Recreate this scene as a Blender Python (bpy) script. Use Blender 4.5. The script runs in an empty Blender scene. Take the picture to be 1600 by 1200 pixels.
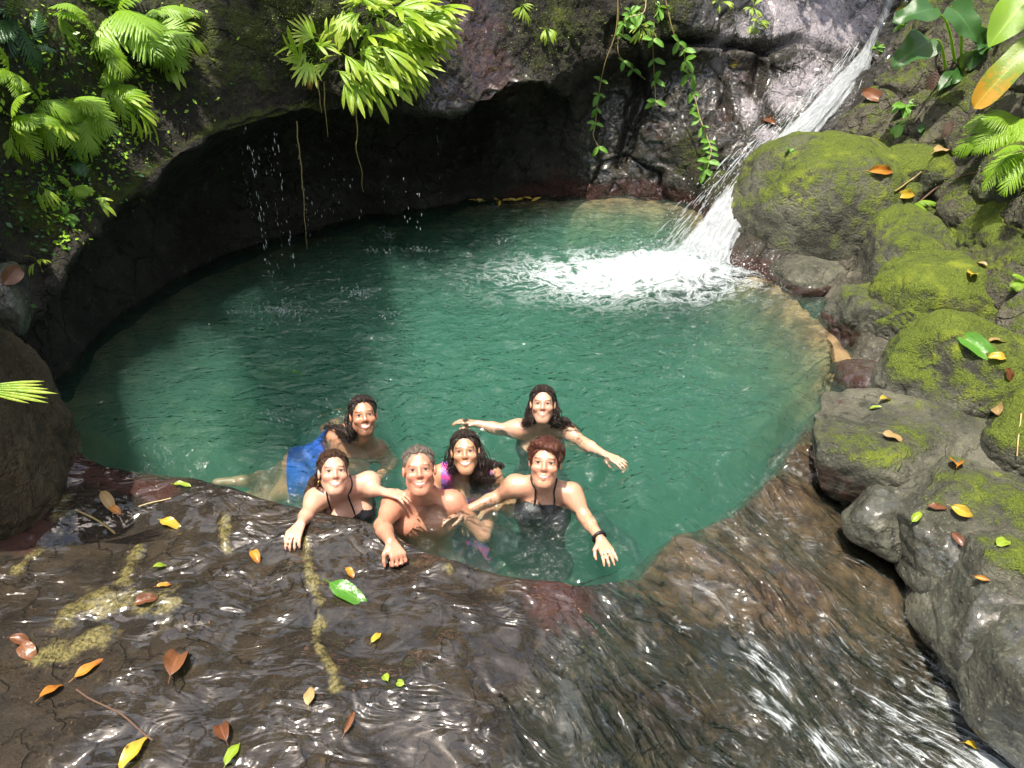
import bpy, math, random
import numpy as np
from mathutils import Vector, Matrix

# ------------------------------------------------------------------ camera, sky, sun, exposure
sc = bpy.context.scene
R = math.radians
FPX, PITCH, CAMH = 1164.0, R(30.0), 2.4
cam_d = bpy.data.cameras.new("camera")
cam = bpy.data.objects.new("camera", cam_d)
sc.collection.objects.link(cam)
cam.location = (0, 0, CAMH)
cam.rotation_euler = (R(90) - PITCH, 0, 0)
cam_d.sensor_width = 36.0
cam_d.lens = 36.0 * FPX / 1600.0
cam_d.clip_start, cam_d.clip_end = 0.05, 500
sc.camera = cam

SUN_DIR = Vector((0.16, 0.20, -0.94)).normalized()        # the way the light travels
sun_el = math.asin(-SUN_DIR.z)
sun_az = math.atan2(-SUN_DIR.x, -SUN_DIR.y)
world = bpy.data.worlds.new("World")
sc.world = world
world.use_nodes = True
wn = world.node_tree
bg = wn.nodes["Background"]
sky = wn.nodes.new("ShaderNodeTexSky")
sky.sky_type = 'NISHITA'
sky.sun_disc = False
sky.sun_elevation = sun_el
sky.sun_rotation = sun_az
sky.air_density = 1.0
sky.dust_density = 5.0
tc = wn.nodes.new("ShaderNodeTexCoord")                    # scattered bright clouds over the whole dome
cn = wn.nodes.new("ShaderNodeTexNoise")
cn.inputs["Scale"].default_value, cn.inputs["Detail"].default_value, cn.inputs["Roughness"].default_value = 3.2, 6, 0.58
cr = wn.nodes.new("ShaderNodeMapRange")
cr.interpolation_type = 'SMOOTHSTEP'
for i_, v_ in ((1, 0.51), (2, 0.62)):
    cr.inputs[i_].default_value = v_
cm = wn.nodes.new("ShaderNodeMix")
cm.data_type = 'RGBA'
cm.inputs[7].default_value = (6.0, 6.2, 6.5, 1)
wn.links.new(tc.outputs["Generated"], cn.inputs["Vector"])
wn.links.new(cn.outputs["Fac"], cr.inputs[0])
wn.links.new(cr.outputs[0], cm.inputs[0])
wn.links.new(sky.outputs[0], cm.inputs[6])
wn.links.new(cm.outputs[2], bg.inputs[0])
bg.inputs[1].default_value = 0.15
sun_d = bpy.data.lights.new("sun", 'SUN')
sun_d.energy = 4.9
sun_d.angle = R(0.5)
sun_d.color = (1.0, 0.94, 0.83)
sun = bpy.data.objects.new("sun", sun_d)
sc.collection.objects.link(sun)
sun.rotation_euler = SUN_DIR.to_track_quat('-Z', 'Y').to_euler()

sc.view_settings.view_transform = 'Standard'
sc.view_settings.look = 'None'
sc.view_settings.gamma = 1.0
sc.view_settings.exposure = 0.85
sc.render.engine = 'CYCLES'
cy = sc.cycles
cy.use_denoising = True
cy.max_bounces = 6
cy.use_adaptive_sampling = True
cy.adaptive_threshold = 0.03
cy.diffuse_bounces = 2
cy.glossy_bounces = 2
cy.transmission_bounces = 4
cy.volume_bounces = 1
cy.transparent_max_bounces = 24
cy.caustics_reflective = False
cy.caustics_refractive = False
cy.sample_clamp_indirect = 4.0

# ------------------------------------------------------------------ geometry helpers
random.seed(4)
rng = np.random.default_rng(7)
CP, SP = math.cos(PITCH), math.sin(PITCH)

def ray(px, py):
    u = (600.0 - py) / FPX
    return np.array([(px - 800.0) / FPX, CP + u * SP, -SP + u * CP])

def P(px, py, z=0.0):
    """the place at height z that the photograph shows at this pixel"""
    d = ray(px, py)
    return np.array([0, 0, CAMH]) + d * ((z - CAMH) / d[2])

def U(px, py, Y):
    """the place at distance Y that the photograph shows at this pixel"""
    d = ray(px, py)
    return np.array([0, 0, CAMH]) + d * (Y / d[1])

def to_px(v):
    w = v - np.array([0, 0, CAMH])
    f = w[..., 1] * CP - w[..., 2] * SP
    u = w[..., 1] * SP + w[..., 2] * CP
    return 800 + FPX * w[..., 0] / f, 600 - FPX * u / f

def sstep(a, b, x):
    t = np.clip((x - a) / (b - a), 0, 1)
    return t * t * (3 - 2 * t)

_perm = rng.permutation(256).astype(np.int64)
_perm = np.concatenate([_perm, _perm, _perm])
_g = rng.normal(size=(256, 3))
_g /= np.linalg.norm(_g, axis=1)[:, None]

def _hash(ix, iy, iz):
    return _perm[_perm[_perm[ix & 255] + (iy & 255)] + (iz & 255)]

def perlin(p):
    p = np.asarray(p, dtype=np.float64)
    i = np.floor(p).astype(np.int64)
    f = p - i
    w = f * f * f * (f * (f * 6 - 15) + 10)
    out = 0
    for dx in (0, 1):
        wx = w[..., 0] if dx else 1 - w[..., 0]
        for dy in (0, 1):
            wy = w[..., 1] if dy else 1 - w[..., 1]
            for dz in (0, 1):
                wz = w[..., 2] if dz else 1 - w[..., 2]
                g = _g[_hash(i[..., 0] + dx, i[..., 1] + dy, i[..., 2] + dz)]
                out = out + wx * wy * wz * (g[..., 0] * (f[..., 0] - dx) + g[..., 1] * (f[..., 1] - dy) + g[..., 2] * (f[..., 2] - dz))
    return out * 1.5

def fbm(p, octv=4, gain=0.5, lac=2.03, ridged=False):
    a, s, t = 1.0, 0, 0
    p = np.asarray(p, dtype=np.float64)
    for k in range(octv):
        n = perlin(p + k * 17.3)
        s = s + a * ((1 - 2 * np.abs(n)) if ridged else n)
        t += a
        a *= gain
        p = p * lac
    return s / t

_jit = rng.random((256, 3))
def worley(p):
    """F1, F2-F1 and a random number for each cell"""
    p = np.asarray(p, dtype=np.float64)
    i = np.floor(p).astype(np.int64)
    f1 = np.full(p.shape[:-1], 9.0); f2 = f1.copy(); idn = np.zeros(p.shape[:-1], dtype=np.int64)
    for dx in (-1, 0, 1):
        for dy in (-1, 0, 1):
            for dz in (-1, 0, 1):
                c = i + np.array([dx, dy, dz])
                h = _hash(c[..., 0], c[..., 1], c[..., 2])
                d = np.linalg.norm(c + _jit[h] - p, axis=-1)
                near = d < f1
                f2 = np.where(near, f1, np.minimum(f2, d))
                idn = np.where(near, h, idn)
                f1 = np.where(near, d, f1)
    return f1, f2 - f1, _jit[idn, 0]

def col3(x, y, z):
    return np.stack([x, y, z], axis=-1)

def mesh_data(name, verts, faces, mat=None, smooth=True, attrs=None):
    verts = np.asarray(verts, dtype=np.float32).reshape(-1, 3)
    me = bpy.data.meshes.new(name)
    if isinstance(faces, np.ndarray):
        n, k = faces.shape
        me.vertices.add(len(verts))
        me.vertices.foreach_set("co", verts.ravel())
        me.loops.add(n * k)
        me.loops.foreach_set("vertex_index", faces.astype(np.int32).ravel())
        me.polygons.add(n)
        me.polygons.foreach_set("loop_start", np.arange(0, n * k, k, dtype=np.int32))
        me.update(calc_edges=True)
    else:
        me.from_pydata(verts.tolist(), [], faces)
        me.update()
    if smooth:
        me.polygons.foreach_set("use_smooth", np.ones(len(me.polygons), dtype=bool))
    for k, a in (attrs or {}).items():
        a = np.asarray(a, dtype=np.float32)
        if a.ndim == 2:
            at = me.attributes.new(k, 'FLOAT_VECTOR', 'POINT')
            at.data.foreach_set("vector", a.ravel())
        else:
            at = me.attributes.new(k, 'FLOAT', 'POINT')
            at.data.foreach_set("value", a.ravel())
    if mat:
        me.materials.append(mat)
    return me

def link(name, data, parent=None, loc=None, label=None, cat=None, group=None, kind=None):
    o = bpy.data.objects.new(name, data)
    sc.collection.objects.link(o)
    if loc is not None:
        o.location = loc
    if parent is not None:
        o.parent = parent
    for k, v in (("label", label), ("category", cat), ("group", group), ("kind", kind)):
        if v:
            o[k] = v
    return o

def grid_faces(nu, nv, off=0):
    i = np.arange(nu - 1)[:, None] * nv + np.arange(nv - 1)[None, :]
    return np.stack([i, i + nv, i + nv + 1, i + 1], axis=-1).reshape(-1, 4) + off

def catmull(ctrl, n):
    """resample control points along axis 0 to n points"""
    c = np.asarray(ctrl, dtype=np.float64)
    m = len(c)
    c = np.concatenate([2 * c[:1] - c[1:2], c, 2 * c[-1:] - c[-2:-1]])
    t = np.linspace(0, m - 1 - 1e-6, n)
    i = t.astype(int)
    f = (t - i).reshape((-1,) + (1,) * (c.ndim - 1))
    p0, p1, p2, p3 = c[i], c[i + 1], c[i + 2], c[i + 3]
    return 0.5 * (2 * p1 + (p2 - p0) * f + (2 * p0 - 5 * p1 + 4 * p2 - p3) * f ** 2 + (3 * p1 - p0 - 3 * p2 + p3) * f ** 3)

def patch(cols, nu, nv):
    rows = np.stack([catmull(c, nv) for c in cols])      # each column resampled upward
    return catmull(rows, nu)

def grid_normals(g):
    du = np.gradient(g, axis=0); dv = np.gradient(g, axis=1)
    n = np.cross(du, dv)
    return n / (np.linalg.norm(n, axis=-1, keepdims=True) + 1e-9)

# ------------------------------------------------------------------ node helpers
class NT:
    def __init__(s, name):
        s.m = bpy.data.materials.new(name)
        s.m.use_nodes = True
        s.t = s.m.node_tree
        s.t.nodes.clear()
        s.out = s.t.nodes.new("ShaderNodeOutputMaterial")
    def n(s, typ, props=None, **inp):
        nd = s.t.nodes.new("ShaderNode" + typ)
        for k, v in (props or {}).items():
            setattr(nd, k, v)
        for k, v in inp.items():
            key = int(k[1:]) if k[0] == 'i' and k[1:].isdigit() else k.replace('_', ' ')
            s.put(nd.inputs[key], v)
        return nd
    def put(s, sock, v):
        if isinstance(v, bpy.types.NodeSocket):
            s.t.links.new(v, sock)
        elif isinstance(v, bpy.types.Node):
            s.t.links.new(v.outputs[0], sock)
        else:
            if sock.type == 'RGBA' and len(v) == 3:
                v = (*v, 1)
            sock.default_value = v
    def attr(s, name, vec=False):
        return s.n("Attribute", dict(attribute_name=name)).outputs["Vector" if vec else "Fac"]
    def obj(s):
        return s.n("TexCoord").outputs["Object"]
    def noise(s, scale, detail=4, rough=0.55, vec=None, dist=0.0, out="Fac"):
        nd = s.n("TexNoise", None, Scale=scale, Detail=detail, Roughness=rough, Distortion=dist)
        if vec is not None:
            s.put(nd.inputs["Vector"], vec)
        return nd.outputs[out]
    def math(s, op, a, b=0.0, clamp=False):
        return s.n("Math", dict(operation=op, use_clamp=clamp), i0=a, i1=b).outputs[0]
    def smooth(s, x, lo, hi, a=0.0, b=1.0):
        return s.n("MapRange", dict(interpolation_type='SMOOTHSTEP'), i0=x, i1=lo, i2=hi, i3=a, i4=b).outputs[0]
    def lin(s, x, lo, hi, a=0.0, b=1.0):
        return s.n("MapRange", None, i0=x, i1=lo, i2=hi, i3=a, i4=b).outputs[0]
    def mix(s, f, a, b):
        nd = s.n("Mix", dict(data_type='RGBA'))
        s.put(nd.inputs[0], f); s.put(nd.inputs[6], a); s.put(nd.inputs[7], b)
        return nd.outputs[2]
    def scale(s, vec, xyz):
        return s.n("VectorMath", dict(operation='MULTIPLY'), i0=vec, i1=xyz).outputs[0]
    def bump(s, h, strength, dist, normal=None):
        nd = s.n("Bump", None, Height=h, Strength=strength, Distance=dist)
        if normal is not None:
            s.put(nd.inputs["Normal"], normal)
        return nd.outputs[0]
    def shmix(s, f, a, b):
        return s.n("MixShader", None, i0=f, i1=a, i2=b).outputs[0]
    def done(s, surf=None, vol=None):
        if surf is not None:
            s.put(s.out.inputs["Surface"], surf)
        if vol is not None:
            s.put(s.out.inputs["Volume"], vol)
        return s.m

def rock_material(name, dark, light, grain=1.0, base_wet=0.0, moss_col=(0.085, 0.11, 0.014), moss_dark=(0.03, 0.042, 0.007), bumpk=1.0, film=(16, 18, 16), filmk=.028, crackk=1.0):
    t = NT(name)
    v = t.obj()
    n1 = t.noise(1.7 * grain, 6, 0.62, v)
    n2 = t.noise(9 * grain, 6, 0.65, v)
    n3 = t.noise(46 * grain, 4, 0.6, v)
    base = t.mix(t.smooth(n1, 0.34, 0.68), dark, light)
    base = t.mix(t.smooth(n2, 0.55, 0.72, 0, 0.6), base, tuple(c * 1.9 for c in light))
    base = t.mix(t.smooth(n2, 0.46, 0.34, 0, 0.7), base, tuple(c * 0.45 for c in dark))
    vd = t.n("TexVoronoi", dict(feature='DISTANCE_TO_EDGE'), Scale=2.6 * grain)
    t.put(vd.inputs["Vector"], t.n("VectorMath", dict(operation='ADD'), i0=v, i1=t.n("VectorMath", dict(operation='SCALE'), i0=t.noise(2.5, 4, .6, v, out="Color"), Scale=.55).outputs[0]).outputs[0])
    crack = t.math('MULTIPLY', t.smooth(vd.outputs["Distance"], .035, .0), t.smooth(n1, .42, .58, 0, crackk))
    base = t.mix(t.math('MULTIPLY', crack, .6), base, tuple(c * .3 for c in dark))
    base = t.mix(t.smooth(n3, .58, .70, 0, .45), base, tuple(c * 2.2 for c in light))
    tan = t.attr("tan")
    tmask = t.smooth(t.math('ADD', tan, t.math('MULTIPLY', t.math('SUBTRACT', n2, 0.5), 2.2)), 0.30, 0.85)
    base = t.mix(t.math('MULTIPLY', tmask, 0.85), base, t.mix(t.smooth(n3, 0.35, 0.65), (0.05, 0.042, 0.013), (0.19, 0.16, 0.055)))
    sand = t.attr("sand")
    smask = t.smooth(t.math('ADD', sand, t.math('MULTIPLY', t.math('SUBTRACT', n2, 0.5), 1.4)), 0.25, 0.85)
    base = t.mix(smask, base, t.mix(t.smooth(n2, 0.35, 0.65), (0.026, 0.013, 0.007), (0.080, 0.046, 0.022)))
    pale = t.attr("pale")                                      # sky sheen of the water film, painted as pale base colour
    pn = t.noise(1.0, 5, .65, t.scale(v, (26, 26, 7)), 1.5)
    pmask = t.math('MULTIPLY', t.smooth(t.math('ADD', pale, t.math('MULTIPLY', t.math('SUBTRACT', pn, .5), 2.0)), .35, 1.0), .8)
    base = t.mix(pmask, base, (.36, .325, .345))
    red = t.attr("red")
    rmask = t.smooth(t.math('ADD', red, t.math('MULTIPLY', t.math('SUBTRACT', n2, 0.5), 1.0)), 0.35, 0.7)
    base = t.mix(rmask, base, t.mix(n3, (0.022, 0.008, 0.006), (0.055, 0.022, 0.014)))
    moss = t.attr("moss")
    mm = t.math('ADD', moss, t.math('MULTIPLY', t.math('SUBTRACT', n2, 0.5), 1.5))
    mm = t.math('ADD', mm, t.math('MULTIPLY', t.math('SUBTRACT', n3, 0.5), 0.7))
    mmask = t.smooth(mm, 0.30, 0.78)
    n4 = t.noise(120, 3, 0.7, v)
    mcol = t.mix(t.smooth(n4, 0.36, 0.66), moss_dark, moss_col)
    mcol = t.mix(t.smooth(t.noise(3.1, 3, 0.6, v), 0.52, 0.70, 0, 0.75), mcol, tuple(min(1, c * k) for c, k in zip(moss_col, (1.55, 1.4, 1.1))))
    col = t.mix(mmask, base, mcol)
    wet = t.math('ADD', t.attr("wet"), base_wet, True)
    wet = t.math('MULTIPLY', wet, t.math('SUBTRACT', 1.0, t.math('MULTIPLY', mmask, 0.85)))
    wmask = t.smooth(t.math('ADD', wet, t.math('MULTIPLY', t.math('SUBTRACT', n1, 0.5), 0.8)), 0.25, 0.75)
    bh = t.math('ADD', t.math('MULTIPLY', n2, 1.0), t.math('MULTIPLY', n3, 0.35))
    bh = t.math('ADD', bh, t.math('MULTIPLY', t.math('MULTIPLY', n4, mmask), 0.45))
    bh = t.math('SUBTRACT', bh, t.math('MULTIPLY', crack, 0.5))
    nm = t.bump(bh, 1.0, 0.05 * bumpk)
    f1 = t.noise(1.0, 2, 0.5, t.scale(v, film), 0.8)         # water running over it in wrinkles
    f2 = t.noise(1.0, 2, 0.5, t.scale(v, tuple(c * 3.1 for c in film)), 0.6)
    calm = t.smooth(t.noise(2.1, 2, 0.5, v), 0.40, 0.62, 0.10, 1.0)   # smooth here, wrinkled there
    nc = t.bump(t.math('MULTIPLY', t.math('ADD', f1, t.math('MULTIPLY', f2, 0.10)), calm), 1.0, filmk)
    b = t.n("BsdfPrincipled", None, Base_Color=col, Roughness=.72, Normal=nm)
    t.put(b.inputs["Specular IOR Level"], .25)
    t.put(b.inputs["Coat Weight"], wmask)
    t.put(b.inputs["Coat Roughness"], .04)
    t.put(b.inputs["Coat IOR"], 1.6)
    t.put(b.inputs["Coat Normal"], nc)
    return t.done(b)

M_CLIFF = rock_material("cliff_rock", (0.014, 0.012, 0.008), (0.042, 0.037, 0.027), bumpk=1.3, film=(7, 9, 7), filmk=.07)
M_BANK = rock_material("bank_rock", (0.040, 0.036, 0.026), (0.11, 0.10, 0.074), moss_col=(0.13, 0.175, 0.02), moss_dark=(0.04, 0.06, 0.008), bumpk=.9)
M_BOULDER = rock_material("boulder_rock", (0.040, 0.040, 0.030), (0.115, 0.112, 0.082), grain=1.3, moss_col=(0.145, 0.19, 0.022), moss_dark=(0.05, 0.07, 0.010), bumpk=.6, crackk=.35)
M_BROWNROCK = rock_material("brown_rock", (0.035, 0.026, 0.014), (0.11, 0.082, 0.046), grain=1.6, moss_col=(0.10, 0.12, 0.02), bumpk=.7, crackk=.4)

# ------------------------------------------------------------------ slab in front of the pool
LIPX = np.array([-4.2, -3.2, -2.62, -2.14, -1.66, -1.286, -1.04, -.604, -.288, 0, .28, .58, .826, 1.14, 1.47, 1.74, 2.2, 2.45, 3.6])
LIPY = np.array([4.0, 3.7, 3.44, 3.17, 3.08, 2.935, 2.85, 2.676, 2.486, 2.388, 2.38, 2.52, 2.83, 2.99, 3.316, 3.7, 4.24, 5.0, 6.5])
FA = np.array([0.72, -0.69])                       # the way the stream runs over the slab
def flow_s(x, y):
    s = (x - 0.35) * FA[0] + (y - 2.40) * FA[1]
    return np.log1p(np.exp(s * 7)) / 7
def slab_low(x, y):
    """the slab without its fine relief: lip, fall into the pool, fall of the stream"""
    u = np.interp(x, LIPX, LIPY) - y
    top = 0.045 - 0.135 * sstep(0.0, 0.75, x) - 0.02 * sstep(.2, -.1, np.abs(x - .1))
    z = top - 0.27 * flow_s(x, y) - 0.03 * np.clip(u, 0, 3)
    z = z + 0.10 * sstep(-1.9, -3.0, x) + 0.10 * sstep(-1.2, -2.6, x) * sstep(.4, 1.6, u)
    z = z + 0.045 * fbm(col3(x * 1.1 + 3, y * 1.5, x * 0 + .5), 2) * sstep(-.05, .35, u)
    a = x * FA[0] + y * FA[1]; b = x * FA[1] * -1 + y * FA[0]
    z = z + 0.035 * perlin(col3(a * 1.6, b * 4.0, a * 0 + 2.2)) * sstep(-.6, .6, x + (2.4 - y) * .5)
    d = np.clip(-u, 0, 9)
    wall = np.where(x < .5, 2.6, 1.3) * d ** 1.15
    return z - np.minimum(wall * sstep(0.0, 0.10, d), 1.9)
def slab_full(x, y):
    q = col3(x, y, x * 0)
    z = slab_low(x, y)
    z = z + 0.055 * fbm(col3(x * 2.1, y * 2.9, x * 0 + 7), 3, .42) + 0.003 * fbm(col3(x * 9, y * 9, x * 0 + 1), 3, ridged=True)
    a = x * 0.93 - y * 0.36; b = x * 0.36 + y * 0.93
    z = z + 0.006 * fbm(col3(a * 4, b * 13, a * 0), 2)
    return z
def blob(x, y, pts):
    m = np.zeros_like(x)
    for (cx, cy, rad) in pts:
        m = np.maximum(m, np.exp(-((x - cx) ** 2 + (y - cy) ** 2) / rad ** 2))
    return m
def line_blobs(pxs, rad):
    out = []
    pts = [P(a, b, 0.03) for a, b in pxs]
    for p, q in zip(pts[:-1], pts[1:]):
        n = max(2, int(np.linalg.norm(p - q) / (rad * .7)))
        for k in range(n):
            w = p + (q - p) * k / n
            out.append((w[0], w[1], rad * random.uniform(.7, 1.25)))
    return out
sx = np.linspace(-3.9, 3.3, 560); sy = np.linspace(0.75, 4.6, 310)
X, Y = np.meshgrid(sx, sy, indexing='ij')
Z = slab_full(X, Y)
tan = blob(X, Y, line_blobs([(478, 845), (485, 900), (500, 950), (495, 1000), (520, 1050), (525, 1090)], .024)
           + line_blobs([(110, 960), (180, 930), (240, 945), (290, 955)], .085) + line_blobs([(60, 1030), (120, 1010), (170, 980)], .07)
           + line_blobs([(90, 790), (100, 820)], .07) + line_blobs([(215, 850), (200, 890), (190, 920)], .035)
           + line_blobs([(350, 810), (355, 860)], .028) + line_blobs([(70, 840), (20, 900)], .03)
           + [(P(700, 900)[0], P(700, 900)[1], .03)])
tan = tan * np.clip(.92 + 1.0 * fbm(col3(X * 7, Y * 7, X * 0 + 2), 3), 0, 1.15)
Z = Z + .008 * sstep(.3, .8, tan)
red = blob(X, Y, line_blobs([(90, 715), (140, 745), (210, 765), (280, 775)], .12) + line_blobs([(40, 790), (60, 830), (20, 860)], .10)
           + [(P(880, 935)[0], P(880, 935)[1], .22)])
wet = 0.95 - 0.9 * sstep(-1.35, -1.75, X) * sstep(2.25, 1.95, Y) 
moss = 0.25 * sstep(-2.0, -3.2, X)
sand = .75 * sstep(.25, .75, X) * sstep(2.25, 2.6, Y) * sstep(2.6, 1.5, X - .4 * (Y - 2.4)) + .28 * sstep(.1, .7, X)
M_SLAB = rock_material("slab_rock", (0.0075, 0.0050, 0.0024), (0.027, 0.0185, 0.0095), grain=1.5, bumpk=0.3, film=(5, 10, 5), filmk=.085)
slab = link("rock_slab", mesh_data("rock_slab", col3(X, Y, Z), grid_faces(*X.shape),
            M_SLAB, attrs=dict(sand=sand.ravel(), tan=tan.ravel(), red=red.ravel() * .9, wet=wet.ravel(), moss=moss.ravel())), kind="structure")

# ------------------------------------------------------------------ cliff with its undercut, from the left to the chute of the fall
def cav(shore, lip, top, inner=0.35, over=3.4):
    """column of an undercut wall: bed, shoreline, back of the cave, ceiling, lip, face, above the frame"""
    s = P(*shore); l = U(*lip); t = U(*top)
    out = s - l; out[2] = 0
    out /= np.linalg.norm(out) + 1e-6
    back = s + out * inner * .5
    h = l[2]
    return [s + [0, 0, -1.6], s + [0, 0, -.5], s, back + [0, 0, h * .45], s + out * inner * .45 + [0, 0, h * .85],
            (s * .45 + l * .55) * [1, 1, 0] + [0, 0, h * 1.02], l, l + (t - l) * .12 + out * .02, l + (t - l) * .5, t,
            t + (t - l) * .2 + out * (.35 if over > 2 else .8) + [0, 0, .5 if over > 2 else .12], t + out * (1.0 if over > 2 else 2.6) + [0, 0, over]]
def wall(pts):
    """column of an open wall: points given upward from the shoreline"""
    q = [P(*pts[0])] + [U(*p) for p in pts[1:]]
    s, e = q[0], q[-1]
    return [s + [0, 0, -1.6], s + [0, 0, -.5]] + list(catmull(q, 8)) + [e + [0.1, .55, .7], e + [.3, 1.4, 2.4]]
cols = [
    cav((-420, 900), (-420, 700, 2.2), (-420, 60, 2.3), .3, .5),
    cav((-200, 700), (-160, 600, 3.0), (-200, 0, 4.0), .3, .5),
    cav((60, 610), (30, 500, 3.95), (-10, 0, 4.85), .3, .5),
    cav((190, 490), (115, 395, 4.45), (75, 0, 5.4), .4, .5),
    cav((345, 400), (215, 300, 5.15), (195, 0, 6.1), .95, .5),
    cav((500, 356), (330, 215, 5.75), (325, 0, 6.3), .95),
    cav((600, 333), (490, 168, 6.3), (480, 0, 6.55), .95),
    cav((690, 320), (600, 168, 6.65), (590, 0, 6.9), .95),
    cav((770, 313), (715, 172, 6.95), (700, 0, 7.3), .4),
    cav((850, 309), (820, 126, 7.5), (800, 0, 7.8), .25),
    wall([(920, 308), (915, 230, 8.5), (915, 160, 8.55), (910, 105, 8.15), (905, 0, 8.3)]),
    wall([(985, 308), (985, 210, 8.55), (990, 110, 8.75), (1000, 70, 8.45), (1000, 0, 8.6)]),
    wall([(1050, 313), (1060, 210, 8.4), (1070, 110, 8.75), (1080, 68, 8.6), (1080, 0, 8.8)]),
    wall([(1095, 327), (1115, 220, 8.25), (1130, 130, 8.75), (1140, 76, 8.75), (1140, 0, 9.0)]),
    wall([(1108, 350), (1165, 230, 8.1), (1190, 130, 8.7), (1200, 80, 8.8), (1210, 0, 9.2)]),
    wall([(1118, 380), (1200, 250, 7.9), (1260, 140, 8.6), (1280, 96, 8.85), (1290, 0, 9.5)]),
    wall([(1135, 410), (1225, 255, 7.8), (1320, 140, 8.55), (1345, 98, 8.85), (1370, 0, 9.7)]),
    wall([(1175, 425), (1290, 230, 7.6), (1370, 120, 8.3), (1390, 60, 8.9), (1430, -10, 9.6)]),
    wall([(1250, 440), (1380, 220, 7.4), (1440, 110, 8.2), (1470, 40, 8.8), (1500, -20, 9.4)]),
]
G = patch(cols, 760, 300)
nrm = grid_normals(G)
if nrm[300, 230, 1] > 0:
    nrm = -nrm
pxx, pyy = to_px(G)
uu = np.linspace(0, len(cols) - 1, 760)[:, None] + np.zeros(300)[None, :]
right = sstep(9.0, 11.0, uu)                             # bare jointed blocks right of the cave
warp = 0.25 * np.stack([fbm(G * 1.3 + k * 9.1, 2) for k in range(3)], -1)
f1, fe, cid = worley((G + warp * 1.6) * [.95, .8, .6] + 4.2)
disp = 0.16 * fbm(G * .9, 3) + 0.07 * fbm(G * 2.7 + 5, 4) + 0.022 * fbm(G * 9, 3, ridged=True)
disp = disp + right * (0.22 * (cid - .5) - 0.05 * np.exp(-(fe / .03) ** 2))
fb1, fbe, fbid = worley((G + warp * .6) * 2.3 + 1.7)
disp = disp + (.25 + .35 * right) * (0.06 * (fbid - .5) - 0.012 * np.exp(-(fbe / .03) ** 2))
# seam that runs across the top of the wall, and the joint right of the cave
def seam(pts, width, depth):
    m = np.zeros_like(pxx)
    for (a, b) in zip(pts[:-1], pts[1:]):
        a = np.array(a, float); b = np.array(b, float)
        ab = b - a
        t = np.clip(((pxx - a[0]) * ab[0] + (pyy - a[1]) * ab[1]) / (ab @ ab), 0, 1)
        d = np.hypot(pxx - a[0] - t * ab[0], pyy - a[1] - t * ab[1])
        m = np.maximum(m, np.exp(-(d / width) ** 2))
    return depth * m * sstep(1.5, 2.5, uu)
disp = disp - seam([(1020, 74), (1075, 64), (1140, 68), (1200, 78), (1240, 62), (1290, 78), (1350, 92)], 7, .22)
disp = disp - seam([(1000, 120), (1005, 150), (985, 200), (970, 260)], 9, .16)
disp = disp - seam([(1140, 70), (1125, 130), (1135, 180)], 8, .10) - seam([(1190, 90), (1180, 140), (1200, 180)], 10, .14)
disp = disp * (1 - .45 * sstep(5.5, 3.5, uu))
rowi = np.arange(300)[None, :] / 299 * 11
disp = disp + .20 * fbm(G * [2.3, 2.3, .8] + 12, 3) * np.exp(-((rowi - 6.0) / .8) ** 2) * (1 - right)
pale = blob(pxx, pyy, [(1215, 15, 40), (1350, 10, 40), (1310, 60, 36), (1230, 30, 50), (1290, 20, 60), (1330, 40, 40), (1270, 60, 40), (1260, 125, 45), (1300, 140, 40), (1230, 150, 40), (1120, 100, 22), (1165, 45, 26), (1170, 170, 26), (1130, 60, 20), (1200, 215, 26)]) * sstep(9.5, 11, uu)  # patches that carry the painted sheen
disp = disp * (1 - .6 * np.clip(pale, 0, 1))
keep = sstep(.0, .25, np.abs(G[..., 2])) * .6 + .4       # the shoreline stays where it is
G2 = G + nrm * (disp * keep)[..., None]
sun_side = blob(pxx, pyy, [(740, 40, 70), (770, 110, 60), (700, 150, 40), (730, 0, 60)])
red = sun_side * .8 + .5 * blob(pxx, pyy, [(1000, 300, 60), (1020, 200, 40), (1130, 190, 60), (1160, 120, 60), (870, 290, 60)]) + .75 * sstep(.25, .02, G2[..., 2]) * sstep(7, 9, uu)
wet = 0.95 * blob(pxx, pyy, [(1150, 40, 60), (1250, 40, 100), (1300, 40, 90), (1250, 130, 80), (1120, 110, 40), (1160, 170, 50), (1200, 180, 60), (1340, 20, 70), (1180, 210, 50)]) + sun_side * .9 + .35 * right
wet = wet + .35 * blob(pxx, pyy, [(1000, 200, 90), (950, 260, 80)])
moss = np.clip(.25 + .45 * sstep(.35, .95, nrm[..., 2]) + .5 * fbm(G * 1.1 + 30, 3), 0, 1) * sstep(.9, 1.5, G2[..., 2] + .5 * (uu < 6)) 
moss = np.maximum(moss, .62 * blob(pxx, pyy, [(30, 200, 160), (60, 330, 90), (140, 60, 160), (300, 60, 140), (380, 60, 120), (480, 40, 120), (870, 50, 90), (830, 90, 60), (640, 60, 90), (1040, 20, 60)]))
moss = moss * (1 - .95 * sun_side) * (1 - .9 * np.clip(wet - .35, 0, 1)) * (1 - .85 * right * sstep(40, 90, pyy))
moss = np.maximum(moss, .5 * right * blob(pxx, pyy, [(1120, 280, 50), (1080, 240, 50), (900, 190, 60), (1240, 200, 40)]))
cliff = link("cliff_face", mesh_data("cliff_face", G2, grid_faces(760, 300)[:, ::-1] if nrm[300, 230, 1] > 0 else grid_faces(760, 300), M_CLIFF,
             attrs=dict(moss=moss.ravel(), red=red.ravel(), wet=np.clip(wet, 0, 1).ravel(), pale=pale.ravel() * 1.0)), kind="structure")

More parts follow.
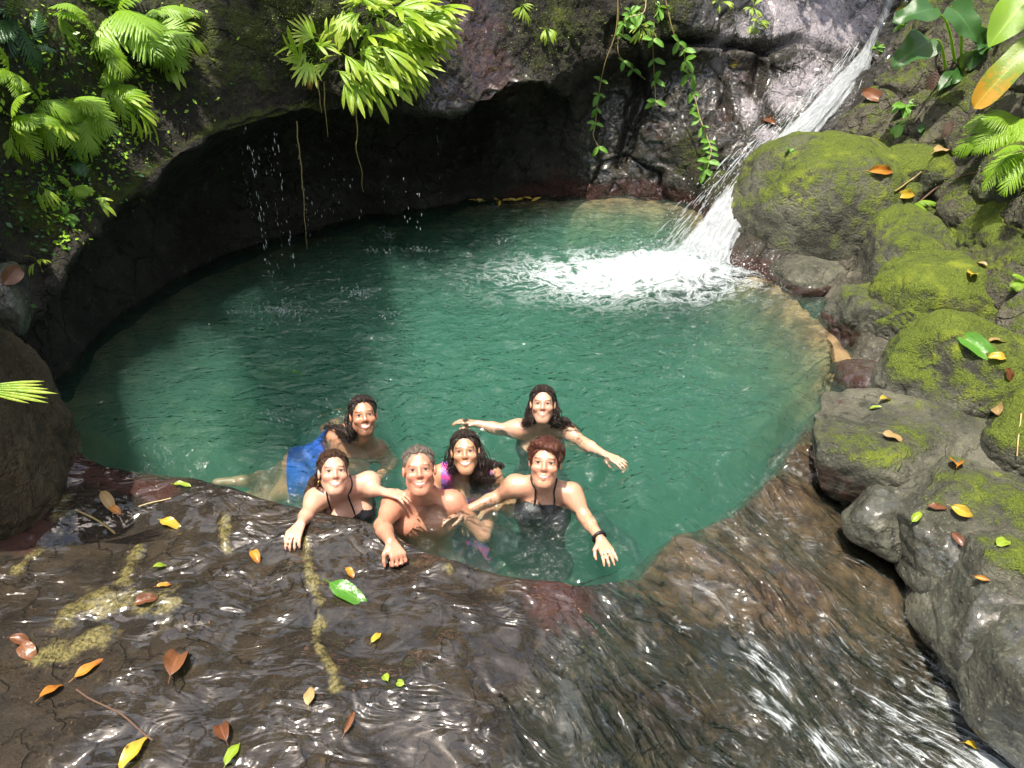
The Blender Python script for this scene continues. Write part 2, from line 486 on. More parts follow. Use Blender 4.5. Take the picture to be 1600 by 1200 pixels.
# ------------------------------------------------------------------ right bank: sloping ground under the boulders
bank_cols = [
    [P(1080, 330, -.8), U(1180, 330, 7.9), U(1290, 215, 7.9), U(1380, 110, 8.4), U(1420, 40, 8.8), U(1450, -30, 9.2), U(1480, -200, 10)],
    [P(1140, 420, -.8), U(1200, 420, 6.55), U(1330, 235, 7.4), U(1410, 130, 7.7), U(1470, 40, 8.0), U(1530, -40, 8.3), U(1600, -200, 9)],
    [P(1210, 470, -.8), U(1270, 470, 5.75), U(1400, 300, 6.7), U(1490, 190, 6.9), U(1560, 70, 7.1), U(1640, -40, 7.3), U(1760, -200, 8)],
    [P(1290, 560, -.5), U(1345, 520, 5.05), U(1450, 380, 5.7), U(1550, 280, 5.9), U(1640, 150, 6.1), U(1740, 0, 6.3), U(1900, -200, 7)],
    [P(1290, 630, -.35), U(1345, 600, 4.35), U(1460, 520, 4.75), U(1560, 400, 4.9), U(1680, 260, 5.1), U(1820, 80, 5.2), U(2100, -200, 6)],
    [P(1260, 680, -.25), U(1310, 665, 3.85), U(1440, 640, 4.0), U(1560, 560, 4.1), U(1700, 430, 4.2), U(1900, 200, 4.3), U(2300, -200, 5)],
    [P(1200, 750, -.2), U(1290, 740, 3.35), U(1420, 740, 3.3), U(1560, 700, 3.4), U(1720, 600, 3.4), U(1960, 350, 3.4), U(2500, -200, 4)],
    [P(1330, 880, -.3), U(1390, 850, 2.75), U(1480, 840, 2.75), U(1600, 800, 2.8), U(1760, 720, 2.8), U(2060, 500, 2.7), U(2800, -200, 3)],
    [P(1470, 1000, -.45), U(1530, 990, 2.2), U(1590, 960, 2.2), U(1680, 930, 2.2), U(1860, 860, 2.1), U(2200, 650, 2.0), U(3000, 0, 2)],
    [P(1640, 1240, -.7), U(1690, 1200, 1.7), U(1760, 1180, 1.65), U(1860, 1160, 1.6), U(2000, 1100, 1.5), U(2400, 900, 1.3), U(3200, 300, 1)],
]
B = patch(bank_cols, 420, 300)
bn = grid_normals(B)
if bn[200, 150, 2] < 0:
    bn = -bn
f1, fe, cid = worley(B * [1.5, 1.5, 1.2] + .25 * fbm(B * 2, 2)[..., None] + 3.3)
bd = 0.13 * fbm(B * 1.4 + 2, 3) + .05 * fbm(B * 4 + 7, 3) + .014 * fbm(B * 14, 3, ridged=True) + .12 * (cid - .4) - .06 * np.exp(-(fe / .05) ** 2) + .08 * (1 - f1)
B2 = B + bn * bd[..., None]
B2[..., 2] -= (.30 * sstep(200, 300, np.arange(420)) + .22 * sstep(270, 340, np.arange(420)))[:, None]
bmoss = np.clip(.25 + .35 * sstep(.3, .9, grid_normals(B2)[..., 2] * np.sign(grid_normals(B2)[200, 150, 2])) + .35 * fbm(B * 1.5 + 11, 3), 0, 1) * sstep(.12, .4, B2[..., 2])
bwet = .6 * sstep(.12, .0, B2[..., 2]) + .6 * sstep(230, 290, np.arange(420))[:, None] * sstep(150, 90, np.arange(300))[None]
bred = .25 * sstep(.07, -.02, B2[..., 2]) + .5 * blob(*to_px(B2), [(1500, 120, 60), (1560, 200, 60)])
bank = link("rocky_bank", mesh_data("rocky_bank", B2, grid_faces(420, 300), M_BANK,
            attrs=dict(moss=bmoss.ravel(), wet=bwet.ravel(), red=bred.ravel())), kind="structure")

# ------------------------------------------------------------------ pool bed
SHORE = np.array([P(*q)[:2] for q in [(-100, 680), (60, 610), (190, 490), (345, 400), (500, 356), (600, 333), (690, 320), (770, 313), (850, 309), (920, 308), (985, 308), (1050, 313),
                  (1095, 327), (1110, 360), (1140, 412), (1210, 440), (1290, 500), (1340, 560), (1335, 600), (1310, 650), (1260, 700), (1220, 760), (1130, 830), (1000, 890), (900, 918), (800, 915), (700, 890), (600, 845), (470, 810), (300, 762), (170, 745), (70, 700)]])
def shore_dist(x, y):
    """distance to the shoreline, positive inside the pool"""
    d = np.full(x.shape, 9.0); ins = np.zeros(x.shape, bool)
    for a, b in zip(SHORE, np.roll(SHORE, -1, 0)):
        ab = b - a
        t = np.clip(((x - a[0]) * ab[0] + (y - a[1]) * ab[1]) / (ab @ ab), 0, 1)
        d = np.minimum(d, np.hypot(x - a[0] - t * ab[0], y - a[1] - t * ab[1]))
        c = (a[1] > y) != (b[1] > y)
        ins ^= c & (x < ab[0] * (y - a[1]) / (ab[1] + 1e-12) + a[0])
    return np.where(ins, d, -d)
bx_ = np.linspace(-3.8, 3.2, 240); by_ = np.linspace(2.2, 9.0, 240)
X, Y = np.meshgrid(bx_, by_, indexing='ij')
D = shore_dist(X, Y)
shal = np.clip(sstep(.6, 2.2, X) + sstep(7.2, 8.2, Y) * sstep(-1.2, .2, X), 0, 1)
Z = -np.where(D > 0, (1 - shal) * np.minimum(1.7, .9 * D + .1) + shal * (np.minimum(.42 * D + .02, .14) + 1.6 * sstep(.08, 1.3, D)), -.2 * D - .1)
Z = np.where(D < 0, -.1 + .5 * D, Z) + .05 * fbm(col3(X * 2, Y * 2, X * 0), 3)
ZS = slab_low(X, Y)
Z = np.where((X > .2) & (Y < 4.4), np.minimum(Z, ZS - .05), Z)
t = NT("pool_sand")
v = t.obj()
c = t.mix(t.smooth(t.noise(5, 5, .6, v), .38, .64), (0.07, 0.042, 0.018), (0.19, 0.125, 0.055))
M_SAND = t.done(t.n("BsdfPrincipled", None, Base_Color=c, Roughness=.8, Normal=t.bump(t.noise(12, 5, .6, v), .6, .04)))
link("pool_bed", mesh_data("pool_bed", col3(X, Y, Z), grid_faces(240, 240), M_SAND), kind="structure")

# ------------------------------------------------------------------ boulders
def ico(sub):
    import bmesh
    bm = bmesh.new()
    bmesh.ops.create_icosphere(bm, subdivisions=sub, radius=1)
    v = np.array([q.co[:] for q in bm.verts]); f = np.array([[q.index for q in p.verts] for p in bm.faces])
    bm.free()
    return v, f
IV, IF = ico(6)
IV5, IF5 = ico(5)
def boulder(label, px, py, Yd, r, rotz=0, tilt=0, seed=0, moss=.4, wet=.0, square=2.6, rough=1.0, red=0, cuts=5, fine=True, mat=None, name="boulder", group="boulders along the pool edge"):
    rs = np.random.default_rng(seed)
    V, F = (IV, IF) if fine else (IV5, IF5)
    d = V
    k = (np.abs(d) ** square).sum(1) ** (-1.0 / square)
    p = d * k[:, None]
    for _ in range(cuts):                               # broken faces
        n = rs.normal(size=3); n[2] *= .6; n /= np.linalg.norm(n)
        h = rs.uniform(.68, .92)
        e = p @ n - h
        p = p - n * np.where(e > 0, e - .12 * np.tanh(e / .12) * .35, 0)[:, None]
    q = p * np.array(r)
    o = rs.uniform(-50, 50, 3)
    s = rough
    nl = 1 / max(r)
    disp = max(r) * (.16 * fbm(q * 1.3 * nl + o, 3) + .038 * fbm(q * 4 * nl + o, 3)) * s + .008 * fbm(q * 16 + o, 3, ridged=True) * s
    f1, fe, cid = worley(q * 1.6 * nl + .3 * fbm(q * 3 * nl + o, 2)[:, None] + o)
    disp = disp - max(r) * .03 * s * np.exp(-(fe / .04) ** 2)
    q = q + d * disp[:, None]
    m = np.array((Matrix.Rotation(rotz, 3, 'Z') @ Matrix.Rotation(tilt, 3, 'Y')))
    q = q @ m.T
    c = U(px, py, Yd)
    me = mesh_data(name, q, F, mat or M_BOULDER)
    nz = np.zeros(len(q) * 3, dtype=np.float32)
    me.vertices.foreach_get("normal", nz)
    nz = nz.reshape(-1, 3)[:, 2]
    wz = q[:, 2] + c[2]
    mo = np.clip(moss + .06 + .5 * sstep(.0, .9, nz) - .28 + .42 * fbm(q * 2.2 + o, 3), 0, 1) * sstep(.02, .22, wz)
    we = np.clip(wet + .7 * sstep(.10, .0, wz), 0, 1)
    rd = np.clip(.75 * red * sstep(.14, .0, wz), 0, 1)
    for k_, a in (("moss", mo), ("wet", we), ("red", rd)):
        at = me.attributes.new(k_, 'FLOAT', 'POINT')
        at.data.foreach_set("value", a.astype(np.float32))
    return link(name, me, loc=c, label=label, cat="boulder", group=group)
boulder("large brown domed boulder right beside the foot of the waterfall", 1283, 350, 6.85, (.86, .95, .82), .35, .1, 3, moss=.40, square=2.3, rough=.75, cuts=3, red=.3)
boulder("mossy humped rock above the big domed boulder, under the yellow leaf", 1425, 292, 6.6, (.42, .42, .34), .2, 0, 5, moss=.5, square=2.2, rough=.8)
boulder("dark leaning rock between the domed boulder and the mossy boulders", 1400, 440, 5.75, (.42, .62, .52), -.3, .35, 8, moss=.34, red=.8)
boulder("low red-brown wet rock at the waterline beneath the domed boulder", 1262, 442, 5.95, (.34, .3, .22), .4, 0, 9, moss=.05, wet=.3, red=1, fine=False)
boulder("dark pointed rock sloping into the shallow brown water", 1365, 520, 5.0, (.30, .42, .34), .2, .45, 10, moss=.30, wet=.2, red=.9)
boulder("broad mossy boulder under the two yellowed leaves", 1530, 490, 4.95, (.76, .48, .40), -.1, .05, 14, moss=.60, square=3)
boulder("small grey block with mossy cap beside the broad mossy boulder", 1425, 515, 4.75, (.27, .26, .22), .3, .1, 16, moss=.45, square=3)
boulder("big grey boulder capped with yellow-green moss and a half-eaten green leaf", 1515, 622, 4.0, (.55, .48, .44), -.35, .25, 21, moss=.56, square=2.8)
boulder("rounded mossy rock tucked left of the big yellow-green boulder", 1440, 580, 4.25, (.20, .26, .17), .3, .2, 23, moss=.5, fine=False)
boulder("dark wet rock at the waterline below the small grey block", 1352, 605, 4.35, (.20, .26, .16), .1, .1, 25, moss=.12, wet=.5, red=.8, fine=False)
boulder("wide flat grey-green rock lying at the pool outlet", 1425, 708, 3.50, (.72, .50, .25), -.2, .10, 28, moss=.52, square=3, red=.7, rough=.8)
boulder("mossy rock at the right edge above the orange leaf", 1600, 700, 3.45, (.34, .34, .30), .2, 0, 31, moss=.55)
boulder("wet black wedge of rock standing in the stream", 1385, 812, 2.95, (.20, .20, .13), -.5, .15, 33, moss=-.2, wet=.6, square=3.2, cuts=7, fine=False)
boulder("smooth grey rock with yellow leaf resting on it beside the stream", 1530, 835, 2.82, (.50, .44, .28), -.3, .15, 36, moss=.42, wet=.1, square=2.6, rough=.8)
boulder("rounded grey rock with bright moss patch at stream bank", 1590, 955, 2.42, (.44, .42, .32), .1, .1, 39, moss=.55, wet=.1, rough=.8)
boulder("dark rock at the lower right edge beside the rapids", 1650, 1075, 2.05, (.36, .38, .30), 0, .1, 41, moss=.35, wet=.1, fine=False)
boulder("mossy boulder below the right-hand fern", 1560, 375, 5.55, (.42, .45, .34), .3, 0, 44, moss=.55)
boulder("dark mossy boulder at the right edge under the fern fronds", 1620, 300, 5.6, (.40, .4, .36), .1, .1, 47, moss=.42)
boulder("yellow-green mossy lump at the right edge behind the broad boulder", 1590, 400, 5.1, (.26, .30, .22), .1, 0, 48, moss=.6, fine=False)
boulder("tall brown rock at the left edge behind the green leaf", -62, 700, 3.0, (.42, .55, .58), .1, -.12, 51, moss=.22, wet=.15, red=.5, rough=.8, mat=M_BROWNROCK, group="")
boulder("small wet rock under the mossy left wall", 2, 470, 3.75, (.15, .2, .2), .2, .0, 53, moss=.1, wet=.6, fine=False, group="")

# ------------------------------------------------------------------ pool and stream water, one body
def flow_mask(x, y):
    return sstep(-.25, .35, x - .15 + .45 * (2.4 - y) * sstep(2.4, 1.9, y))
FALL = P(1085, 425)                                      # where the fall strikes the pool
nx_, ny_ = 400, 500
wx = np.linspace(-3.75, 3.2, nx_); wy = np.linspace(0.8, 8.9, ny_)
X, Y = np.meshgrid(wx, wy, indexing='ij')
dist = np.hypot((X - FALL[0]) * .9, Y - FALL[1])
calm = .35 + .65 * sstep(-2.6, -.6, X) + .5 * np.exp(-(dist / 1.3) ** 2)
dirx = (X - FALL[0]); diry = (Y - FALL[1])
wv = .028 * fbm(col3(X * 2.2, Y * 3.4, X * 0), 2) + .020 * fbm(col3(X * 5.0 + 3, Y * 8.0, X * 0 + 3), 2) + .006 * fbm(col3(X * 16, Y * 22, X * 0 + 9), 2, ridged=True)
for (sxp, syp, amp) in [(568, 680, .018), (522, 775, .015), (655, 790, .015), (848, 660, .020), (860, 800, .018), (740, 760, .015), (920, 720, .015)]:
    c = P(sxp, syp)
    rr = np.hypot(X - c[0], Y - c[1])
    wv = wv + amp * np.sin(rr * 27 + 2 * fbm(col3(X * 3, Y * 3, X * 0 + sxp), 2)) * np.exp(-(rr / .45) ** 2)
wv = wv * calm * 1.8
core = np.exp(-(np.hypot((X - FALL[0] + .28) * 1.1, (Y - FALL[1] + .02) * 1.5) / .62) ** 2)
wv = wv + core * (.05 + .06 * fbm(col3(X * 6, Y * 8, X * 0 + 4), 3, ridged=True))
lip = np.interp(X, LIPX, LIPY)
a = X * FA[0] + Y * FA[1]; b = -X * FA[1] + Y * FA[0]
bw = b + .18 * perlin(col3(a * 1.2, b * 1.5, a * 0 + 8))
rip = .011 * fbm(col3(a * 3.2, bw * 13, a * 0 + 6), 3) + .006 * fbm(col3(a * 9, bw * 30, a * 0 + 2), 2, ridged=True)
fm = flow_mask(X, Y)
film = slab_low(X, Y) + .030 * fm - .05 * (1 - fm) + rip * fm * 1.2
over = sstep(lip + .35, lip - .15, Y)                     # 0 in the pool, 1 on the slab
Z = wv * (1 - over) + over * np.minimum(film, wv * .4)
Z = np.where(Y > lip + .35, wv, Z)
# foam: round the fall, and in threads down the stream
nz = fbm(col3(X * 4.2 + .25 * perlin(col3(X * 3, Y * 3, X * 0)), Y * 6.5, X * 0 + 1), 4, ridged=True)
fd = np.hypot((X - FALL[0] + .62) * .78, (Y - FALL[1] + .12) * 1.45)
fc = np.hypot((X - FALL[0] + .22) * .85, (Y - FALL[1] + .03) * 1.6)
foam = np.clip(.70 * np.exp(-(fc / .36) ** 2) + .56 * np.exp(-(fd / .80) ** 2) + .24 * np.exp(-(fd / 1.5) ** 2), 0, 1.6)
st = fbm(col3(a * 1.5, bw * 11, a * 0 + 5), 3, ridged=True)
fs = flow_s(X, Y)
sfoam = over * fm * (.26 + .55 * sstep(.75, 1.7, fs)) * sstep(.15, .55, fs)
for pts, rad, amt in [([(1210, 1110), (1300, 1150), (1400, 1200)], .075, .8), ([(1530, 1040), (1580, 1110), (1600, 1180)], .10, .75), ([(1180, 1040), (1220, 1070), (1280, 1130)], .05, .75),
                      ([(1100, 960), (1180, 1020), (1230, 1060)], .045, .7), ([(1400, 1080), (1480, 1180)], .06, .75), ([(1010, 975), (1060, 1010), (1110, 1050)], .035, .6), ([(1330, 1000), (1400, 1090), (1450, 1150)], .035, .6)]:
    for (u_, v_) in pts:
        w = P(u_, v_, -.3)
        sfoam = np.maximum(sfoam, amt * np.exp(-(((a - w[0] * FA[0] - w[1] * FA[1]) / (rad * 2.2)) ** 2 + ((b + w[0] * FA[1] - w[1] * FA[0]) / rad) ** 2)))
foam = np.maximum(foam * (1 - over), sfoam)
chop = .75 * np.exp(-(dist / 1.7) ** 2)                  # short steep ripples round the fall and the swimmers
for (sxp, syp, rad, am) in [(500, 665, .30, 1), (430, 665, .25, .8), (620, 690, .30, .9), (770, 640, .30, .7), (900, 660, .30, .8), (930, 740, .35, .9), (960, 800, .30, .9), (690, 700, .25, .8), (1080, 700, .5, .8), (1150, 620, .5, .7), (1000, 600, .4, .6), (600, 850, .2, .6), (880, 840, .25, .7), (650, 560, .4, .5), (440, 490, .35, .5)]:
    c = P(sxp, syp)
    chop = np.maximum(chop, am * np.exp(-(((X - c[0]) / (rad * 1.5)) ** 2 + ((Y - c[1]) / rad) ** 2)))
chop = np.clip(chop + .25 * fbm(col3(X * 1.5, Y * 1.9, X * 0 + 3), 2), 0, 1) * sstep(-2.4, -1.2, X) * (1 - over)
top = col3(X, Y, Z).reshape(-1, 3)
F = grid_faces(nx_, ny_)
idx = np.arange(nx_ * ny_).reshape(nx_, ny_)
ring = np.concatenate([idx[:, 0], idx[-1, 1:], idx[-2::-1, -1], idx[0, -2:0:-1]])
low = top[ring].copy(); low[:, 2] = -2.3
n0 = len(top); m = len(ring)
k = np.arange(m)
skirt = np.stack([ring[k], n0 + k, n0 + (k + 1) % m, ring[(k + 1) % m]], -1)
cen = n0 + m
allv = np.concatenate([top, low, [[0, 4.5, -2.3]]])
bot = np.stack([n0 + k, np.full(m, cen), np.full(m, cen), n0 + (k + 1) % m], -1)
verts_w = allv
flow_co = np.zeros((len(allv), 3)); flow_co[:n0, 0] = a.ravel(); flow_co[:n0, 1] = bw.ravel()
ov = np.zeros(len(allv)); ov[:n0] = over.ravel()
fo = np.zeros(len(allv)); fo[:n0] = foam.ravel()
me = bpy.data.meshes.new("pool_water")
tri_b = np.stack([n0 + (k + 1) % m, np.full(m, cen), n0 + k], -1)
quads = np.concatenate([F, skirt])
nl_ = np.concatenate([np.full(len(quads), 4), np.full(m, 3)])
me.vertices.add(len(allv)); me.vertices.foreach_set("co", allv.astype(np.float32).ravel())
loops = np.concatenate([quads.ravel(), tri_b.ravel()])
me.loops.add(len(loops)); me.loops.foreach_set("vertex_index", loops.astype(np.int32))
me.polygons.add(len(nl_)); me.polygons.foreach_set("loop_start", np.concatenate([[0], np.cumsum(nl_)[:-1]]).astype(np.int32))
me.update(calc_edges=True)
sm = np.ones(len(nl_), bool); sm[len(F):] = False
me.polygons.foreach_set("use_smooth", sm)
cp_ = np.zeros(len(allv)); cp_[:n0] = chop.ravel()
for nm_, arr in (("foam", fo), ("stream", ov), ("chop", cp_)):
    at = me.attributes.new(nm_, 'FLOAT', 'POINT'); at.data.foreach_set("value", arr.astype(np.float32))
at = me.attributes.new("flow", 'FLOAT_VECTOR', 'POINT'); at.data.foreach_set("vector", flow_co.astype(np.float32).ravel())

t = NT("pool_water")
v = t.obj()
fl = t.attr("flow", True)
ov_ = t.attr("stream")
r1 = t.noise(1.0, 2, .5, t.scale(v, (4.2, 8.5, 4)), 1.0)
r2 = t.noise(1.0, 2, .6, t.scale(v, (19, 33, 19)), .6)
s1 = t.noise(1.0, 3, .5, t.scale(fl, (3.6, 9.5, 1)), 1.2)
hp = t.math('ADD', t.math('MULTIPLY', r1, .8), t.math('MULTIPLY', r2, .20))
pt = t.smooth(t.noise(1.0, 3, .6, t.scale(v, (2.6, 4.6, 2)), .8), .47, .66)
r3 = t.noise(1.0, 2, .5, t.scale(v, (22, 46, 20)), .7)
hp = t.math('ADD', hp, t.math('MULTIPLY', t.math('MULTIPLY', r3, .75), t.math('MULTIPLY', t.attr('chop'), pt)))
h = t.n("Mix", dict(data_type='FLOAT'), i0=ov_, i2=hp, i3=t.math('MULTIPLY', s1, 1.0)).outputs[0]
nm = t.bump(h, 1.0, .075)
fres = t.n("Fresnel", None, IOR=1.333, Normal=nm)
trans = t.n("BsdfTransparent", None, Color=(.97, 1, .99))
glos = t.n("BsdfGlossy", None, Color=(1, 1, 1), Roughness=.025, Normal=nm)
surf = t.shmix(fres, trans, glos)
fo_ = t.attr("foam")
fn = t.noise(1.0, 6, .66, t.scale(v, (3.0, 5.5, 3)), 1.8)
fn2 = t.math('ABSOLUTE', t.math('SUBTRACT', fn, .5))
net = t.math('SUBTRACT', .10, fn2)                     # a net of foam threads
fs1 = t.math('SUBTRACT', t.noise(1.0, 5, .68, t.scale(fl, (6.5, 24, 1)), 1.8), .5)
pat = t.n("Mix", dict(data_type='FLOAT'), i0=ov_, i2=t.math('MULTIPLY', net, 4.2), i3=t.math('MULTIPLY', fs1, 2.2)).outputs[0]
fm_ = t.smooth(t.math('ADD', fo_, t.math('MULTIPLY', pat, 1.0)), .45, 1.25)
fm_ = t.math('MULTIPLY', fm_, t.smooth(fo_, .03, .22))
white = t.n("BsdfPrincipled", None, Base_Color=(.60, .65, .67), Roughness=.5, Normal=t.bump(t.noise(1, 5, .7, t.scale(v, (30, 40, 30))), .8, .03))
surf = t.shmix(t.math('MULTIPLY', fm_, .95), surf, white)
vs = t.n("VolumeScatter", None, Color=(.25, .50, .405), Density=.88, Anisotropy=.2)
va = t.n("VolumeAbsorption", None, Color=(0.14, .64, .51), Density=1.15)
M_WATER = t.done(surf, t.n("AddShader", None, i0=vs, i1=va))
me.materials.append(M_WATER)
pool_water = link("pool_water", me, kind="structure")

# ------------------------------------------------------------------ forest trees round the gorge (out of view; their crowns hold back sky light)
def bark_mat():
    t = NT("bark")
    v = t.obj()
    n = t.noise(1, 5, .6, t.scale(v, (9, 9, 2)))
    return t.done(t.n("BsdfPrincipled", None, Base_Color=t.mix(n, (.05, .04, .03), (.16, .13, .10)), Roughness=.85, Normal=t.bump(n, .8, .05)))
M_BARK = bark_mat()
def leaf_mat(name, a, b, rough=.35, trans=.45, tip=None, spots=0.25):
    """green above, light through it, tinted leaf by leaf; 'lt' runs along the blade"""
    t = NT(name)
    oi = t.n("ObjectInfo").outputs["Random"]
    v = t.obj()
    n = t.noise(14, 3, .6, v)
    c = t.mix(t.math('ADD', t.math('MULTIPLY', oi, .6), t.math('MULTIPLY', n, .4)), a, b)
    if tip:
        lt = t.attr("lt")
        c = t.mix(t.smooth(t.math('ADD', lt, t.math('MULTIPLY', t.math('SUBTRACT', n, .5), 1.2)), .45, .85), c, tip)
    sp = t.noise(38, 4, .65, v)
    c = t.mix(t.smooth(sp, .60, .72, 0, spots), c, (.045, .022, .008))
    lw = t.attr("lw")
    c = t.mix(t.math('MULTIPLY', t.smooth(t.math('ABSOLUTE', lw), .10, .0), .45), c, tuple(min(1, q * 1.7 + .02) for q in b))
    bp = t.n("BsdfPrincipled", None, Base_Color=c, Roughness=rough, Normal=t.bump(t.noise(1, 2, .5, t.scale(v, (60, 60, 60))), .25, .01))
    tr = t.n("BsdfTranslucent", None, Color=t.mix(.35, c, (.35, .55, .02)))
    return t.done(t.shmix(trans, bp, tr))
M_CANOPY = leaf_mat("canopy_leaf", (.035, .075, .015), (.07, .12, .025), trans=.3)
def tube(pts, rad, n=8):
    pts = np.asarray(pts, float); rad = np.broadcast_to(rad, len(pts))
    tg = np.gradient(pts, axis=0)
    tg /= np.linalg.norm(tg, axis=1)[:, None] + 1e-9
    ref = np.array([0.3, .9, .31]) if abs(tg[0] @ [0.3, .9, .31]) < .9 else np.array([1., 0, 0])
    s = np.cross(tg, ref); s /= np.linalg.norm(s, axis=1)[:, None] + 1e-9
    w = np.cross(tg, s)
    a = np.arange(n) * 2 * np.pi / n
    v = pts[:, None] + rad[:, None, None] * (np.cos(a)[None, :, None] * s[:, None] + np.sin(a)[None, :, None] * w[:, None])
    m = len(pts)
    f = []
    for i in range(m - 1):
        for j in range(n):
            f.append([i * n + j, i * n + (j + 1) % n, (i + 1) * n + (j + 1) % n, (i + 1) * n + j])
    return v.reshape(-1, 3), np.array(f)
def join(parts):
    vs, fs, o = [], [], 0
    for v, f in parts:
        vs.append(v); fs.append(np.asarray(f) + o); o += len(v)
    return np.concatenate(vs), np.concatenate(fs)
def forest_tree(label, base, crown_c, crown_r, nleaf, seed, size=.26):
    rs = np.random.default_rng(seed)
    base = np.array(base, float); cc = np.array(crown_c, float)
    root = link("forest_tree", None, loc=base, label=label, cat="tree", group="trees round the gorge")
    mid = base * .5 + cc * .5 + [0, 0, .8]
    parts = [tube(catmull([base - base, (base * .7 + cc * .3) * [1, 1, 0] + [0, 0, cc[2] * .45] - base, mid - base, cc - base], 12), np.linspace(.24, .07, 12))]
    for k in range(7):
        e = rs.normal(size=3); e /= np.linalg.norm(e)
        parts.append(tube(catmull([mid - base + (cc - mid) * .4, cc - base + e * crown_r * .35, cc - base + e * crown_r * .85], 7), np.linspace(.06, .015, 7), 6))
    v, f = join(parts)
    link("trunk", mesh_data("trunk", v, f, M_BARK), root)
    nc = 26                                               # leaf clumps
    cl = rs.normal(size=(nc, 3)); cl /= np.linalg.norm(cl, axis=1)[:, None]
    cl = cl * rs.uniform(.35, 1, (nc, 1)) ** .6 * crown_r
    c = cl[rs.integers(0, nc, nleaf)] + rs.normal(size=(nleaf, 3)) * np.array(crown_r) * .22
    d = rs.normal(size=(nleaf, 3)); d[:, 2] = d[:, 2] * .5 - .2; d /= np.linalg.norm(d, axis=1)[:, None]
    w = np.cross(d, rs.normal(size=(nleaf, 3)) * .5 + [0, 0, 1]); w /= np.linalg.norm(w, axis=1)[:, None] + 1e-9
    L = rs.uniform(.7, 1.3, (nleaf, 1)) * size
    q = np.stack([c, c + d * L * .5 + w * L * .22, c + d * L - [0, 0, .12] * L, c + d * L * .5 - w * L * .22], 1).reshape(-1, 3) + (cc - base)
    link("crown", mesh_data("crown", q, np.arange(nleaf * 4).reshape(-1, 4), M_CANOPY, smooth=False), root)
forest_tree("broad leafy tree leaning over the right bank", (6.4, 3.4, 1.0), (5.0, 3.6, 6.4), (1.6, 1.9, 1.2), 3600, 1)
forest_tree("leafy tree leaning over the waterfall wall", (5.0, 8.6, 2.6), (3.6, 9.6, 6.5), (1.5, 1.2, .9), 3000, 2)
forest_tree("unseen tree over the left wall, its crown shaped to shade the pool", (-6.2, 4.6, 2.4), (-2.45, 4.0, 5.6), (.36, 1.4, .30), 2400, 3)  # crown shaped and aimed so its shadow falls on left pool and cliff
forest_tree("tall tree behind the cliff", (-1.5, 12.5, 3.2), (-1.2, 12.0, 7.2), (3.2, 1.8, 1.6), 5200, 4)
forest_tree("tree behind the viewpoint", (-2.2, -4.0, -.5), (-.6, -4.2, 4.6), (4.0, 1.6, 2.6), 5200, 5)
forest_tree("tree on the downstream right bank", (6.0, -.5, .3), (5.0, -.2, 4.2), (1.7, 2.2, 2.2), 4200, 6)

# ------------------------------------------------------------------ waterfall, spray, drips
FP = np.array([U(1402, -30, 9.75), U(1385, 20, 9.5), U(1362, 70, 9.0), U(1343, 106, 8.62), U(1318, 135, 8.40), U(1282, 178, 8.08), U(1240, 222, 7.72), U(1196, 268, 7.36),
               U(1158, 318, 7.0), U(1128, 368, 6.72), U(1100, 415, 6.42), U(1080, 432, 6.25)])
FW = np.array([.10, .10, .10, .15, .18, .20, .22, .25, .29, .35, .44, .48])
def fall_at(t):
    t = np.clip(np.asarray(t, float), 0, 1) * (len(FP) - 1)
    i = np.minimum(t.astype(int), len(FP) - 2); f = t - i
    return t, i, f
NPTH = 400
path = catmull(FP, NPTH); wid = np.interp(np.linspace(0, 1, NPTH), np.linspace(0, 1, len(FW)), FW)
tang = np.gradient(path, axis=0); tang /= np.linalg.norm(tang, axis=1)[:, None]
nrmf = np.array([-.45, -.65, .62]); nrmf = nrmf - tang * (tang @ nrmf)[:, None]; nrmf /= np.linalg.norm(nrmf, axis=1)[:, None]
side = np.cross(tang, nrmf)
if side[200, 0] < 0:
    side = -side
tt = np.linspace(0, 1, NPTH)
def sheet(nc, lift, amp, seed, wmul):
    ac = np.linspace(-1, 1, nc)
    A, T = np.meshgrid(ac, tt, indexing='ij')
    w = wid[None] * wmul * (1 + .12 * perlin(col3(T * 9, A * 0 + seed, A * 0)))
    n = fbm(col3(A * 5 + seed, T * 9, A * 0 + seed), 3) * amp + fbm(col3(A * 16 + seed, T * 22, A * 0), 2, ridged=True) * amp * .5
    bulge = (1 - A ** 2) * .05 + lift
    v = path[None] + side[None] * (A * w)[..., None] * .5 * 1.0 + nrmf[None] * ((bulge + n) * (.4 + wid[None] * 2.2))[..., None]
    return v, A, T
parts, A_, T_ = [], [], []
for (nc, lift, amp, seed, wm) in ((46, .02, .035, 1, 1.9), (40, .07, .05, 6, 1.35)):
    v, A, T = sheet(nc, lift, amp, seed, wm)
    parts.append((v.reshape(-1, 3), grid_faces(nc, NPTH))); A_.append(A.ravel()); T_.append(T.ravel())
rs = np.random.default_rng(12)
for k in range(260):                                     # threads and flung streaks along both edges
    t0 = rs.uniform(.18, .95); ln = rs.uniform(.008, .035); off = rs.normal() * .55
    if rs.random() < .55:
        off = -abs(rs.normal() * .35) - .75              # the left edge is ragged
    n = 6
    ti = np.clip(np.linspace(t0, t0 + ln, n), 0, 1) * (NPTH - 1)
    ii = ti.astype(int)
    lf = .05 + abs(rs.normal()) * .05
    p = path[ii] + side[ii] * (off * wid[ii])[:, None] * np.linspace(1, 1.08, n)[:, None] + nrmf[ii] * lf
    p = p + [0, 0, 1] * (-.05 * np.linspace(0, 1, n) ** 2)[:, None]
    w = rs.uniform(.0015, .0055) * np.sin(np.linspace(.15, 3.0, n))
    v, f = tube(p, np.maximum(w, .0008), 4)
    parts.append((v, f)); A_.append(np.full(len(v), 5.0)); T_.append(np.repeat(np.linspace(t0, t0 + ln, n), 4))
v, f = join(parts)
